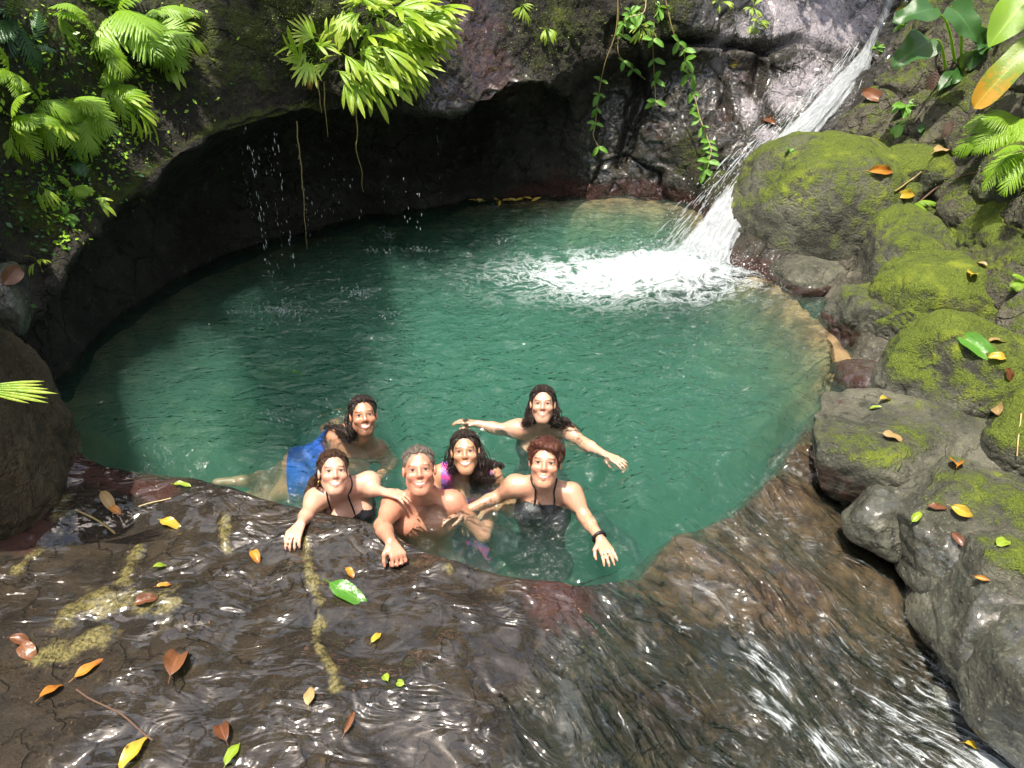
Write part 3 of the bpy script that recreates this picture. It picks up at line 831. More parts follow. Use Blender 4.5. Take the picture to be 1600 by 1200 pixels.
fa = np.stack([np.concatenate(T_), np.concatenate(A_), np.zeros(len(v))], -1)
t = NT("falling_water")
fl = t.attr("flow", True)
sx_ = t.n("SeparateXYZ", None, Vector=fl)
n1 = t.noise(1, 5, .65, t.scale(fl, (34, 7, 1)), 1.2)
edge = t.math('ABSOLUTE', sx_.outputs[1])
isth = t.math('GREATER_THAN', edge, 3.0)
cov = t.math('SUBTRACT', t.math('ADD', n1, .50), t.math('MULTIPLY', t.smooth(edge, .35, 1.0), .85))
cov = t.math('SUBTRACT', cov, t.smooth(sx_.outputs[0], .31, .20, 0, .48))
cov = t.smooth(cov, .34, .74)
cov = t.math('MAXIMUM', cov, t.math('MULTIPLY', isth, .55))
cov = t.math('MULTIPLY', cov, .93)
wb = t.n("BsdfPrincipled", None, Base_Color=(.78, .82, .85), Roughness=.4, Normal=t.bump(n1, 1.0, .10))
tl = t.n("BsdfTranslucent", None, Color=(.65, .7, .74))
white = t.shmix(.35, wb, tl)
M_FALL = t.done(t.shmix(cov, t.n("BsdfTransparent"), white))
link("waterfall", mesh_data("waterfall", v, f, M_FALL, attrs=dict(flow=fa)), kind="structure")

t = NT("water_drop")
dp = t.n("BsdfPrincipled", None, Base_Color=(.85, .9, .92), Roughness=.12)
tr = t.n("BsdfTransparent", None, Color=(.95, 1, 1))
M_DROP = t.done(t.shmix(.45, tr, t.shmix(.4, dp, t.n("BsdfTranslucent", None, Color=(.85, .9, .92)))))
OV = np.array([[1, 0, 0], [-1, 0, 0], [0, 1, 0], [0, -1, 0], [0, 0, 1], [0, 0, -1]], float)
OF = np.array([[0, 2, 4], [2, 1, 4], [1, 3, 4], [3, 0, 4], [2, 0, 5], [1, 2, 5], [3, 1, 5], [0, 3, 5]])
def drops(pos, size, stretch=None):
    """little drops, each drawn out along its own path"""
    pos = np.asarray(pos); n = len(pos)
    v = OV[None] * np.asarray(size).reshape(-1, 1, 1)
    if stretch is not None:
        s = np.asarray(stretch); ln = np.linalg.norm(s, axis=1, keepdims=True)
        d = s / (ln + 1e-9)
        pr = (v * d[:, None]).sum(-1, keepdims=True)
        v = v + d[:, None] * pr * (ln[:, None] - 1)
    v = v + pos[:, None]
    f = (OF[None] + (np.arange(n) * 6)[:, None, None]).reshape(-1, 3)
    return v.reshape(-1, 3), f
rs = np.random.default_rng(31)
pp, ss, st_ = [], [], []
for k in range(4200):                                    # spray round the foot of the fall
    ang = rs.uniform(0, 2 * np.pi); rr = abs(rs.normal()) * .42
    p = FALL + [np.cos(ang) * rr * 1.25 - .12, np.sin(ang) * rr * .75 + .05, 0]
    h = abs(rs.normal()) * .13 * np.exp(-rr * 1.2) + .01
    pp.append([p[0], p[1], h]); ss.append(rs.uniform(.0014, .0042))
    st_.append(np.array([np.cos(ang) * .8, np.sin(ang) * .5, rs.uniform(-.5, 1)]) * rs.uniform(1, 3.5))
for k in range(700):                                     # flung off the edges on the way down
    i = rs.integers(150, NPTH); off = -abs(rs.normal()) * .5 - .7 if rs.random() < .7 else abs(rs.normal()) * .3 + .6
    p = path[i] + side[i] * off * wid[i] + nrmf[i] * abs(rs.normal()) * .10
    pp.append(p); ss.append(rs.uniform(.002, .005)); st_.append(tang[i] * rs.uniform(2, 6))
v, f = drops(pp, ss, st_)
link("waterfall_spray", mesh_data("waterfall_spray", v, f, M_DROP, smooth=True), label="white spray thrown up where the waterfall strikes the pool", cat="spray", kind="stuff")
pp, ss, st_ = [], [], []
for (px, ty, by, n, jit) in [(404, 195, 380, 26, 3), (425, 200, 430, 26, 5), (433, 230, 470, 26, 4), (447, 210, 400, 22, 5), (470, 205, 470, 26, 3), (487, 220, 380, 30, 2), (520, 250, 400, 10, 8),
                             (538, 230, 400, 12, 5), (560, 240, 420, 12, 12), (610, 250, 380, 8, 14), (640, 270, 400, 10, 10), (690, 175, 330, 16, 1), (455, 240, 480, 24, 14), (500, 300, 420, 14, 16), (660, 300, 420, 8, 8)]:
    base = P(px, by + 10, 0)
    top = U(px, ty, base[1])
    for k in range(n):
        z = rs.uniform(0, top[2])
        pp.append([base[0] + rs.normal() * jit * .003, base[1] + rs.normal() * jit * .003, z]); ss.append(rs.uniform(.0016, .0036))
        st_.append([0, 0, rs.uniform(1.5, 9 if z > .3 else 4)])
v, f = drops(pp, ss, st_)
link("dripping_water", mesh_data("dripping_water", v, f, M_DROP), label="water drops falling in strings from the cave lip", cat="drops", kind="stuff")
pp, ss, st_ = [], [], []
for (px, py, n, r) in [(440, 490, 240, .34), (560, 462, 90, .16), (605, 372, 40, .10), (585, 398, 50, .12), (655, 395, 60, .12), (545, 655, 40, .15), (430, 660, 60, .25), (600, 500, 20, .2), (770, 330, 14, .1), (780, 380, 20, .15)]:
    c = P(px, py)
    for k in range(n):
        ang = rs.uniform(0, 6.28); q = abs(rs.normal()) * r * .55
        pp.append([c[0] + np.cos(ang) * q * 1.4, c[1] + np.sin(ang) * q * .7, abs(rs.normal()) * .035 + .006]); ss.append(rs.uniform(.002, .0046))
        st_.append([rs.normal() * .6, rs.normal() * .4, rs.uniform(.6, 3.5)])
v, f = drops(pp, ss, st_)
link("splash_drops", mesh_data("splash_drops", v, f, M_DROP), label="small splashes where drips strike the dark green water", cat="splash", kind="stuff")

# ------------------------------------------------------------------ where things stand: what the view ray meets
bpy.context.view_layer.update()
_dg = bpy.context.evaluated_depsgraph_get()
_SKIP = ("pool_water", "waterfall", "waterfall_spray", "dripping_water", "splash_drops")
def hit(px, py, water=False):
    o = Vector((0, 0, CAMH)); d = Vector(ray(px, py)).normalized()
    for _ in range(12):
        ok, loc, nrm, i, ob, m = sc.ray_cast(_dg, o, d)
        if not ok:
            return U(px, py, 7.0), np.array([0, -.6, .8])
        if ob.name in _SKIP and not (water and ob.name == "pool_water"):
            o = loc + d * .002
            continue
        n = np.array(nrm)
        if n @ np.array(d) > 0:
            n = -n
        return np.array(loc), n
    return np.array(loc), n
def unit(v):
    v = np.asarray(v, float)
    return v / (np.linalg.norm(v) + 1e-9)
def frame(o, base, d, up, scale=1.0):
    y = unit(d); x = unit(np.cross(y, up)); z = np.cross(x, y)
    m = Matrix(((x[0], y[0], z[0]), (x[1], y[1], z[1]), (x[2], y[2], z[2])))
    o.location = base
    o.rotation_euler = m.to_euler()
    o.scale = (scale,) * 3 if np.isscalar(scale) else scale

# ------------------------------------------------------------------ leaves
def blade(L=1.0, W=.3, shape="ovate", bend=.6, fold=.25, wave=0.0, nr=9, stem=0.0, twist=0.0, seed=0):
    t = np.linspace(0, 1, nr)
    rs = np.random.default_rng(seed)
    w = {"ovate": np.sin(np.pi * t ** .85) ** .75, "lance": np.sin(np.pi * t ** .7) ** 1.0 * .9, "strap": np.minimum(1, t * 5 + .15) * np.clip(1 - t ** 5, 0, 1) ** .7,
         "heart": np.clip(1.15 * np.sqrt(np.clip(t * 6, 0, 1)) * (1 - t) ** .62 * 1.05, 0, 1.05), "banana": np.minimum(1, t * 7 + .1) ** .8 * np.clip(1 - t ** 7, 0, 1) ** .6}[shape]
    w = np.maximum(w, .02)
    th = bend * t
    cy_ = np.concatenate([[0], np.cumsum(np.cos(th[:-1]))]) / (nr - 1) * L
    cz_ = -np.concatenate([[0], np.cumsum(np.sin(th[:-1]))]) / (nr - 1) * L
    a = np.array([-1, -.5, 0, .5, 1])
    Aw, T = np.meshgrid(a, t, indexing='ij')
    tw = twist * T
    x = Aw * w[None] * W * .5
    up = np.abs(Aw) * w[None] * W * .5 * fold + wave * W * np.sin(T * 11 + Aw * 2 + seed) * np.abs(Aw) * .35
    if shape == "heart":
        yb = -np.abs(Aw) * .16 * L * (1 - T) ** 3
    else:
        yb = 0
    v = col3(x * np.cos(tw) - up * np.sin(tw), cy_[None] + up * np.sin(th)[None] + yb, cz_[None] + up * np.cos(th)[None] + x * np.sin(tw))
    v = v.reshape(-1, 3); f = grid_faces(5, nr)
    lt = T.ravel(); lw = Aw.ravel()
    if stem:
        sv, sf = tube([[0, -stem, -stem * .15], [0, -stem * .5, -.02 * L], [0, 0, 0]], .012 * L, 4)
        f = np.concatenate([f, sf + len(v)]); v = np.concatenate([v, sv]); lt = np.concatenate([lt, np.zeros(len(sv))]); lw = np.concatenate([lw, np.full(len(sv), .5)])
    return v, f, dict(lt=lt, lw=lw)
def fan_leaf(L=1.0, nseg=7, spread=.42, droop=1.1, stem=.5, notch=.35, seed=0):
    """pleated fan leaf, its segments free at the tips"""
    rs = np.random.default_rng(seed)
    vs, fs, lt, lw, o = [], [], [], [], 0
    nr = 8
    for s in range(nseg):
        c = (s - (nseg - 1) / 2) / max(1, (nseg - 1) / 2)
        ang0 = c * spread; hw = spread / nseg * 1.12
        ln = L * (1 - .16 * c * c) * rs.uniform(.86, 1.06)
        t = np.linspace(0.02, 1, nr)
        th = droop * t ** 1.3 * rs.uniform(.85, 1.15) + .15
        r = ln * np.concatenate([[0], np.cumsum(np.cos(th[:-1]))]) / (nr - 1)
        z = -ln * np.concatenate([[0], np.cumsum(np.sin(th[:-1]))]) / (nr - 1)
        tip = np.clip((1 - t) / notch, 0, 1) ** .7
        for k, e in enumerate((-1, 0, 1)):
            aa = ang0 + e * hw * tip
            zz = z + (0.020 * L if e == 0 else 0) * np.sin(np.pi * np.clip(t, 0, 1))
            vs.append(col3(np.sin(aa) * r * 1.0, np.cos(aa) * r, zz))
            lt.append(t); lw.append(np.full(nr, .35 * e + .3))
        b = o
        for k in range(2):
            for i in range(nr - 1):
                fs.append([b + k * nr + i, b + (k + 1) * nr + i, b + (k + 1) * nr + i + 1, b + k * nr + i + 1])
        o += 3 * nr
    v = np.concatenate(vs); f = np.array(fs); lt = np.concatenate(lt); lw = np.concatenate(lw)
    sv, sf = tube([[0, -stem, -stem * .35], [0, -stem * .5, -stem * .08], [0, .02 * L, 0]], .010 * L, 4)
    f = np.concatenate([f, sf + len(v)]); v = np.concatenate([v, sv]); lt = np.concatenate([lt, np.zeros(len(sv))]); lw = np.concatenate([lw, np.full(len(sv), .5)])
    v = v + [0, stem, stem * .35]
    return v, f, dict(lt=lt, lw=lw)
def frond(L=1.0, npair=13, pl=.30, pw=.30, droop=.9, seed=0, lobed=True):
    """fern frond: rachis with paired, toothed leaflets"""
    rs = np.random.default_rng(seed)
    n = npair + 3
    t = np.linspace(0, 1, n)
    th = -.25 + droop * t
    y = L * np.concatenate([[0], np.cumsum(np.cos(th[:-1]))]) / (n - 1); z = -L * np.concatenate([[0], np.cumsum(np.sin(th[:-1]))]) / (n - 1)
    rv, rf = tube(col3(y * 0, y, z), np.linspace(.010, .003, n) * L, 4)
    vs, fs, lt, lw = [rv], [rf], [np.repeat(t, 4)], [np.full(len(rv), .6)]
    o = len(rv)
    for i in range(2, n):
        q = (i - 2) / (n - 3)
        ln = pl * L * np.sin(np.pi * (.16 + .84 * q) ** .75) ** .8 * rs.uniform(.85, 1.1) + .02 * L
        for sgn in (-1, 1):
            ang = .95 - .45 * q + rs.normal() * .05
            d = np.array([sgn * np.sin(ang), np.cos(ang) * np.cos(th[i]), -np.cos(ang) * np.sin(th[i]) - .18])
            d /= np.linalg.norm(d)
            w = np.cross(d, [0, .25, 1]); w /= np.linalg.norm(w)
            b = np.array([0, y[i], z[i]])
            m = 5
            tq = np.linspace(0, 1, m)
            ww = ln * pw * np.array([.35, .55, .42, .34, .02]) * (np.array([1, 1.25, .8, 1.2, 1]) if lobed else 1)
            mid = b + d * (tq * ln)[:, None] + [0, 0, -1] * (tq ** 2 * ln * .22)[:, None]
            vs.append(np.concatenate([mid - w * ww[:, None] + d * .02 * ln, mid + [0, 0, .012 * L], mid + w * ww[:, None]]))
            for k in range(2):
                for j in range(m - 1):
                    fs.append(np.array([[o + k * m + j, o + (k + 1) * m + j, o + (k + 1) * m + j + 1, o + k * m + j + 1]]))
            lt.append(np.full(15, q)); lw.append(np.repeat([-1, 0, 1], 5)); o += 15
    return np.concatenate(vs), np.concatenate(fs), dict(lt=np.concatenate(lt), lw=np.concatenate(lw))
def lm(name, vfa, mat):
    return mesh_data(name, vfa[0], vfa[1], mat, attrs=vfa[2])

M_FERN = leaf_mat("fern_green", (.17, .33, .02), (.30, .48, .035), trans=.42)
M_TUFT = leaf_mat('moss_tuft', (.07, .12, .015), (.13, .19, .02), trans=.2)
M_DEEP = leaf_mat("deep_green_leaf", (.022, .075, .018), (.05, .13, .03), rough=.25, trans=.25)
M_FAN = leaf_mat("bright_fan_leaf", (.19, .36, .02), (.31, .47, .035), rough=.3, trans=.45, tip=(.40, .50, .05))
M_VINE = leaf_mat("vine_leaf", (.12, .30, .035), (.20, .40, .06), trans=.35)
M_STEM = leaf_mat("vine_stem", (.16, .11, .04), (.22, .17, .06), trans=.05)
M_DEADF = leaf_mat("dead_frond", (.03, .014, .008), (.07, .035, .018), trans=.05, rough=.7)
M_YELL = leaf_mat("yellow_leaf", (.42, .29, .03), (.52, .36, .04), trans=.2, tip=(.40, .25, .03), spots=.8)
M_ORAN = leaf_mat("orange_leaf", (.40, .14, .02), (.52, .24, .03), trans=.2, tip=(.28, .10, .02), spots=.8)
M_BROWN = leaf_mat("brown_leaf", (.10, .035, .016), (.19, .08, .035), trans=.08, rough=.3, spots=.8)
M_TAN = leaf_mat("tan_leaf", (.26, .17, .07), (.36, .25, .10), trans=.1, rough=.5, spots=.8)
M_LIME = leaf_mat("lime_leaf", (.20, .30, .025), (.30, .38, .04), trans=.25, spots=.8)
M_GREEN = leaf_mat("green_leaf", (.05, .17, .014), (.09, .23, .018), trans=.2, rough=.28)
M_BANANA = leaf_mat("yellowing_banana_leaf", (.10, .24, .03), (.30, .34, .04), trans=.3, tip=(.55, .28, .02))

fern_meshes = [lm("frond", frond(1, 12, .36, .155, .75 + .18 * k, k), M_FERN) for k in range(4)]
fern_deep = [lm("frond", frond(1, 12, .32, .15, .8 + .2 * k, 10 + k), M_DEEP) for k in range(2)]
fern_fine = [lm("frond", frond(1, 17, .28, .125, .7 + .2 * k, 20 + k, False), M_FERN) for k in range(3)]
fan_meshes = [lm("leaf", fan_leaf(1, (3, 4, 3, 5, 4)[k % 5],   .34 + .05 * (k % 4), .55 + .15 * (k % 3), .45, .40 + .05 * (k % 4), k), M_FAN) for k in range(8)]
bifid = [lm("leaf", fan_leaf(1, 2 + k % 3, .34, 1.25, .35, .5, 40 + k), M_FAN) for k in range(4)]
oval = [lm("leaf", blade(1, .42, "ovate", .5 + .2 * k, .3, .2, 9, .15, 0, k), M_VINE) for k in range(3)]
oval_deep = [lm("leaf", blade(1, .5, "ovate", .4 + .2 * k, .25, .25, 9, .25, 0, k), M_DEEP) for k in range(3)]

SUNUP = np.array([-.2, -.55, .75])
def plant(name, label, cat, px, py, meshes, n, lpx, group, dirs, part="leaf", jitter=.35, seed=0, lift=.0, off=.0, upk=.8, sz=.25, bj=.03):
    """a rooted plant: leaves of about lpx pixels leaving one base, spread about the given image directions (right, up, toward)"""
    rs = np.random.default_rng(seed)
    b, nrm = hit(px, py)
    b = b + nrm * off
    dep = b[1] * CP + (CAMH - b[2]) * SP
    root = link(name, None, loc=b - nrm * .02, label=label, cat=cat, group=group)
    for k in range(n):
        d0 = np.array(dirs[k % len(dirs)], float)
        d0 = unit(d0) + rs.normal(size=3) * jitter
        d = unit(d0[0] * np.array([1, 0, 0]) + d0[1] * np.array([0, .25, .97]) + d0[2] * np.array([0, -.95, .25]))
        L = lpx * dep / FPX * rs.uniform(1 - sz, 1 + sz)
        o = link(part, meshes[rs.integers(0, len(meshes))], root)
        up = unit(np.array([0, -.35, .9]) * upk + nrm * .5 + rs.normal(size=3) * .25)
        frame(o, nrm * .02 + rs.normal(size=3) * bj * L, d, up, L)
    return root
DOWN = [(.5, -.5, .6), (-.5, -.5, .6), (.1, -.8, .5), (.9, -.1, .5), (-.9, 0, .5), (.3, .5, .7), (-.3, .4, .7)]
FG = "ferns on the left wall"
plant("fern", "large bright fern with broad fronds at top of the left wall", "fern", 185, 18, fern_meshes, 15, 112, FG, DOWN, "frond", .3, 1)
plant("fern", "bright fern hanging below the largest fern near the dark cave edge", "fern", 225, 62, fern_meshes, 11, 96, FG, [(.6, -.4, .6), (.1, -.8, .5), (.8, .1, .5)], "frond", .3, 2)
plant("fern", "fern with one wide lobed frond halfway up the left wall", "fern", 118, 158, fern_meshes, 7, 88, FG, [(.7, -.2, .6), (.4, -.6, .6), (-.6, -.2, .5)], "frond", .25, 3)
plant("fern", "glossy fern low on the left wall beside an orange leaf", "fern", 150, 205, fern_meshes, 7, 66, FG, DOWN, "frond", .3, 4)
plant("fern", "small pale fern on the left wall above the bifid leaves", "fern", 60, 160, fern_meshes, 8, 70, FG, DOWN, "frond", .35, 5)
plant("fern", "fern at the left edge of the photo, halfway up the wall", "fern", 22, 185, fern_meshes, 7, 66, FG, DOWN, "frond", .35, 6)
plant("fern", "dark fern lowest on the left wall under the orange leaf", "fern", 120, 250, fern_deep, 6, 48, FG, DOWN, "frond", .35, 7)
plant("fern", "fern with arrow-shaped fronds left of the largest fern", "fern", 88, 20, fern_meshes, 8, 74, FG, [(.6, -.5, .5), (-.5, -.5, .5), (.1, -.9, .4)], "frond", .3, 8)
plant("fern", "dim fern in the top left corner of the photo", "fern", 20, 30, fern_deep, 8, 70, FG, DOWN, "frond", .4, 9)
plant("fern", "dim low fern under the arrow-shaped fronds", "fern", 55, 70, fern_deep, 7, 55, FG, DOWN, "frond", .4, 10)
plant("fern", "yellow-tipped fern under the hanging bright fern", "fern", 175, 105, fern_meshes, 5, 60, FG, [(.0, -.9, .5), (-.3, -.8, .5), (.4, -.8, .5)], "frond", .25, 11)
plant("fern", "fern in the gap between the top ferns and the lobed frond", "fern", 150, 60, fern_meshes, 8, 70, FG, DOWN, "frond", .35, 12)
plant("fern", "fern at the left edge under the dim corner fern", "fern", 12, 110, fern_meshes, 7, 64, FG, DOWN, "frond", .35, 13)
plant("fern", "bright fern right of the lobed frond, near the cave edge", "fern", 178, 135, fern_meshes, 7, 58, FG, [(.6, -.5, .5), (.2, -.8, .5), (.9, -.1, .5), (-.4, -.5, .5)], "frond", .3, 14)
plant("fern", "little fern directly above the orange leaf", "fern", 98, 195, fern_meshes, 6, 50, FG, DOWN, "frond", .35, 15)
plant("fern", "top edge fern just left of the dark cliff", "fern", 240, 20, fern_meshes, 6, 62, FG, [(.7, -.3, .6), (.2, -.8, .5), (.9, .2, .5)], "frond", .3, 16)
plant("fern", "low fern between the pale drooping split leaves and the cave", "fern", 112, 290, fern_meshes, 6, 36, FG, DOWN, "frond", .35, 17)
BG = "split-leaved plants on the left wall"
plant("split_leaf_plant", "split-leaved plant with long blades reaching right over the cave", "plant", 188, 168, bifid, 5, 58, BG, [(1, .1, .4), (1, -.3, .4), (.7, -.5, .4)], "leaf", .15, 21)
plant("split_leaf_plant", "split-leaved plant with two curved yellow-green blades near left edge", "plant", 18, 200, bifid, 3, 46, BG, [(.3, -.8, .5), (.7, -.5, .5)], "leaf", .2, 22)
plant("split_leaf_plant", "split-leaved plant above the dark low fern", "plant", 82, 204, bifid, 4, 50, BG, [(.9, -.1, .5), (.3, -.7, .5), (-.3, -.6, .5)], "leaf", .2, 23)
plant("split_leaf_plant", "split-leaved plant with pale drooping blades on the mossy rock", "plant", 62, 288, bifid, 3, 38, BG, [(.0, -.9, .4), (.5, -.6, .5)], "leaf", .2, 24)
plant("split_leaf_plant", "pale split leaf hanging lowest on the mossy rock", "plant", 82, 306, bifid, 2, 36, BG, [(.05, -1, .3)], "leaf", .12, 25)
plant("split_leaf_plant", "single blade pointing right into the cave from mossy rock", "plant", 145, 312, bifid, 2, 34, BG, [(1, -.1, .3)], "leaf", .1, 26)
plant("split_leaf_plant", "split-leaved plant at the edge of the dark cave below bright ferns", "plant", 255, 98, bifid, 5, 42, BG, [(1, -.1, .4), (.7, -.5, .5), (.8, .3, .4)], "leaf", .2, 27)
plant("split_leaf_plant", "small sprig high on the left wall beside the dark cliff", "plant", 282, 45, bifid, 5, 36, BG, [(.8, .4, .4), (.5, -.6, .5), (.9, -.2, .4)], "leaf", .3, 28)
plant("split_leaf_plant", "tiny pale sprig low on the wet left wall", "plant", 60, 412, bifid, 5, 24, BG, [(.8, .3, .4), (.5, -.6, .5), (-.7, -.1, .4)], "leaf", .3, 29)
plant("split_leaf_plant", "leafy sprig hanging at the tip of the mossy left rock", "plant", 105, 335, oval, 8, 20, BG, [(.4, -.7, .5), (-.4, -.6, .5), (.0, .3, .6)], "leaf", .4, 30)
CG = "fan-leaved plants over the cave"
RD = [(.9, -.25, .6), (.8, -.5, .5), (.6, -.7, .5), (1, .1, .5), (.2, -.7, .7)]
plant("fan_leaved_plant", "fan-leaved plant with the longest blades, drooping right over the cave", "plant", 600, 70, fan_meshes, 30, 60, CG, RD, "leaf", .25, 31, off=.05, bj=.28)
plant("fan_leaved_plant", "fan-leaved plant low on the cave lip with hanging blades", "plant", 545, 105, fan_meshes, 22, 56, CG, [(.7, -.5, .6), (.4, -.8, .5), (.9, -.3, .6)], "leaf", .25, 32, off=.05, bj=.28)
plant("fan_leaved_plant", "fan-leaved plant at the left end with rounded short leaves", "plant", 500, 92, fan_meshes, 16, 44, CG, [(-.5, -.1, .7), (-.2, -.6, .6), (.5, .3, .7), (-.4, .6, .5)], "leaf", .3, 33, off=.04, bj=.28)
plant("fan_leaved_plant", "topmost of the fan-leaved plants, at the frame's top edge", "plant", 572, 22, fan_meshes, 24, 50, CG, [(.6, .2, .7), (-.4, .1, .7), (.8, -.3, .6), (0, -.5, .7)], "leaf", .3, 34, off=.04, bj=.28)
plant("fan_leaved_plant", "fan-leaved plant with long arching blades on the far right of the clump", "plant", 628, 45, fan_meshes, 26, 60, CG, [(.9, -.1, .6), (.8, -.4, .5), (.9, .2, .5)], "leaf", .2, 35, off=.05, bj=.28)
SG = "small plants on the back wall"
plant("small_rock_plant", "small five-leaved plant high on the wall right of the clump", "plant", 815, 10, bifid, 6, 24, SG, DOWN, "leaf", .3, 41)
plant("small_rock_plant", "small plant on the dark wall below the five-leaved one", "plant", 853, 46, bifid, 5, 22, SG, DOWN, "leaf", .3, 42)
plant("small_rock_plant", "leafy tuft at the top where the vines start", "plant", 985, 22, oval, 14, 20, SG, DOWN, "leaf", .5, 43)
plant("small_rock_plant", "leafy tuft hanging between the two left vines", "plant", 1000, 45, bifid, 8, 22, SG, DOWN, "leaf", .4, 44)
plant("small_rock_plant", "leafy tuft at top above the wall seam", "plant", 1030, 12, oval, 12, 20, SG, DOWN, "leaf", .5, 45)
plant("small_rock_plant", "tiny tuft at the top left of the wet rock face", "plant", 1125, 6, bifid, 7, 20, SG, DOWN, "leaf", .4, 46)
plant("small_rock_plant", "upper tuft in the crack of the wet rock face", "plant", 1175, 14, bifid, 7, 18, SG, DOWN, "leaf", .4, 47)
plant("small_rock_plant", "lower tuft in the crack of the wet rock face", "plant", 1180, 38, bifid, 9, 18, SG, DOWN, "leaf", .4, 48)
plant("small_rock_plant", "tiny sprig growing on the domed boulder beside the fall", "plant", 1232, 236, oval, 5, 14, SG, DOWN, "leaf", .4, 49)
RG = "plants on the right bank"
plant("small_rock_plant", "bright five-leaved seedling on the right bank", "plant", 1415, 165, oval, 7, 34, RG, [(-.9, 0, .5), (.7, .2, .5), (.3, .8, .5), (-.3, -.6, .6), (.6, -.4, .6)], "leaf", .2, 51)
plant("small_rock_plant", "seedling with pale hanging leaves under the five-leaved seedling", "plant", 1405, 195, oval, 7, 34, RG, [(-.4, -.7, .5), (.4, -.6, .5), (.0, -.8, .6)], "leaf", .25, 52)
plant("small_rock_plant", "dark-leaved seedling beside the black dead frond", "plant", 1440, 195, oval_deep, 4, 30, RG, DOWN, "leaf", .3, 53)
plant("small_rock_plant", "tiny sprout on the shaded bank near the fall's top", "plant", 1412, 40, oval, 5, 18, RG, DOWN, "leaf", .3, 54)
plant("small_rock_plant", "small shrub of little leaves above the domed boulder", "plant", 1370, 75, oval, 12, 12, RG, DOWN, "leaf", .5, 55)
plant("small_rock_plant", "low fern tuft beside the yellow leaf on bank", "plant", 1430, 318, fern_fine, 6, 34, RG, DOWN, "frond", .35, 56)
plant("fern", "fine-leaved fern arching left over the right bank", "fern", 1590, 185, fern_fine, 8, 105, RG, [(-1, -.1, .4), (-.8, -.5, .5), (-.9, -.3, .5), (-.5, -.7, .5)], "frond", .16, 57)
plant("fern", "fine-leaved fern low at the right edge with drooping fronds", "fern", 1600, 240, fern_fine, 7, 85, RG, [(-.8, -.5, .5), (-1, -.1, .4), (-.4, -.8, .5)], "frond", .18, 58)
plant("fern", "small fern tuft at right edge beside the broad boulder", "fern", 1598, 438, fern_fine, 5, 34, RG, [(-.9, .1, .5), (-.6, -.4, .5)], "frond", .25, 59)
plant("glossy_leaf_plant", "glossy green plant with round leaf under the yellowing banana leaf", "plant", 1500, 110, oval_deep, 8, 40, RG, DOWN, "leaf", .3, 60)
plant("glossy_leaf_plant", "dark leafy plant behind the dead fronds on the right bank", "plant", 1540, 70, oval_deep, 9, 42, RG, DOWN, "leaf", .4, 61)
plant("glossy_leaf_plant", "dark creeping plant at the top right behind the banana leaf", "plant", 1575, 110, oval_deep, 8, 40, RG, DOWN, "leaf", .4, 62)
plant("glossy_leaf_plant", "bright tall leaf at the right edge beside the mossy boulder", "plant", 1605, 300, oval, 2, 46, RG, [(-.3, .8, .4)], "leaf", .1, 63)

# elephant ears and the banana leaf: each leaf on its own stalk
heart = lm("leaf_blade", blade(1, .82, "heart", .5, .18, .22, 13, 0, 0, 3), M_DEEP)
def stalked(name, label, base_px, tip_px, Ltip, mesh_, dirv, up, group):
    b, nrm = hit(*base_px)
    e = U(tip_px[0], tip_px[1], b[1] - .35)
    root = link(name, None, loc=b - nrm * .03, label=label, cat="plant", group=group)
    pts = catmull([b - nrm * .05, (b + e) / 2 + [0, 0, .12], e], 9)
    v, f = tube(pts - (b - nrm * .03), np.linspace(.014, .007, 9), 6)
    link("leaf_stalk", mesh_data("leaf_stalk", v, f, M_FERN), root)
    o = link("leaf_blade", mesh_, root)
    dep = e[1] * CP + (CAMH - e[2]) * SP
    frame(o, e - (b - nrm * .03), dirv, up, Ltip * dep / FPX)
EG = "elephant-ear plants"
stalked("elephant_ear", "elephant-ear leaf pointing left at the top of the bank", (1490, 100), (1455, 15), 62, heart, (-.95, -.2, -.1), (.1, -.5, .8), EG)
stalked("elephant_ear", "broad grey-green elephant-ear leaf facing the pool", (1500, 105), (1490, 14), 66, heart, (.55, -.5, -.55), (-.1, -.7, .7), EG)
stalked("elephant_ear", "low elephant-ear leaf drooping left beside dead fronds", (1475, 110), (1450, 66), 68, heart, (-.9, -.4, -.35), (-.1, -.6, .8), EG)
bl = blade(1, .34, "banana", .55, .22, .18, 25, .25, .3, 5)
stalked("banana_plant", "yellow and orange banana leaf with torn tip at right edge", (1640, 60), (1625, 62), 130, lm("leaf_blade", bl, M_BANANA), (-.75, -.25, -.62), (-.35, -.55, .75), "")
stalked("banana_plant", "large green leaf in the top right corner", (1660, 10), (1622, -22), 110, lm("leaf_blade", blade(1, .55, "ovate", .5, .2, .12, 15, .2, 0, 6), M_FERN), (-.62, -.35, -.6), (-.2, -.6, .75), "")
stalked("fan_palm_leaf", "split fan-palm leaf reaching in from the left edge over the pool", (-55, 600), (-75, 612), 130, lm("leaf_blade", fan_leaf(1, 7, .20, .35, .2, .25, 77), M_FAN), (1, .0, .05), (.0, -.6, .8), "")

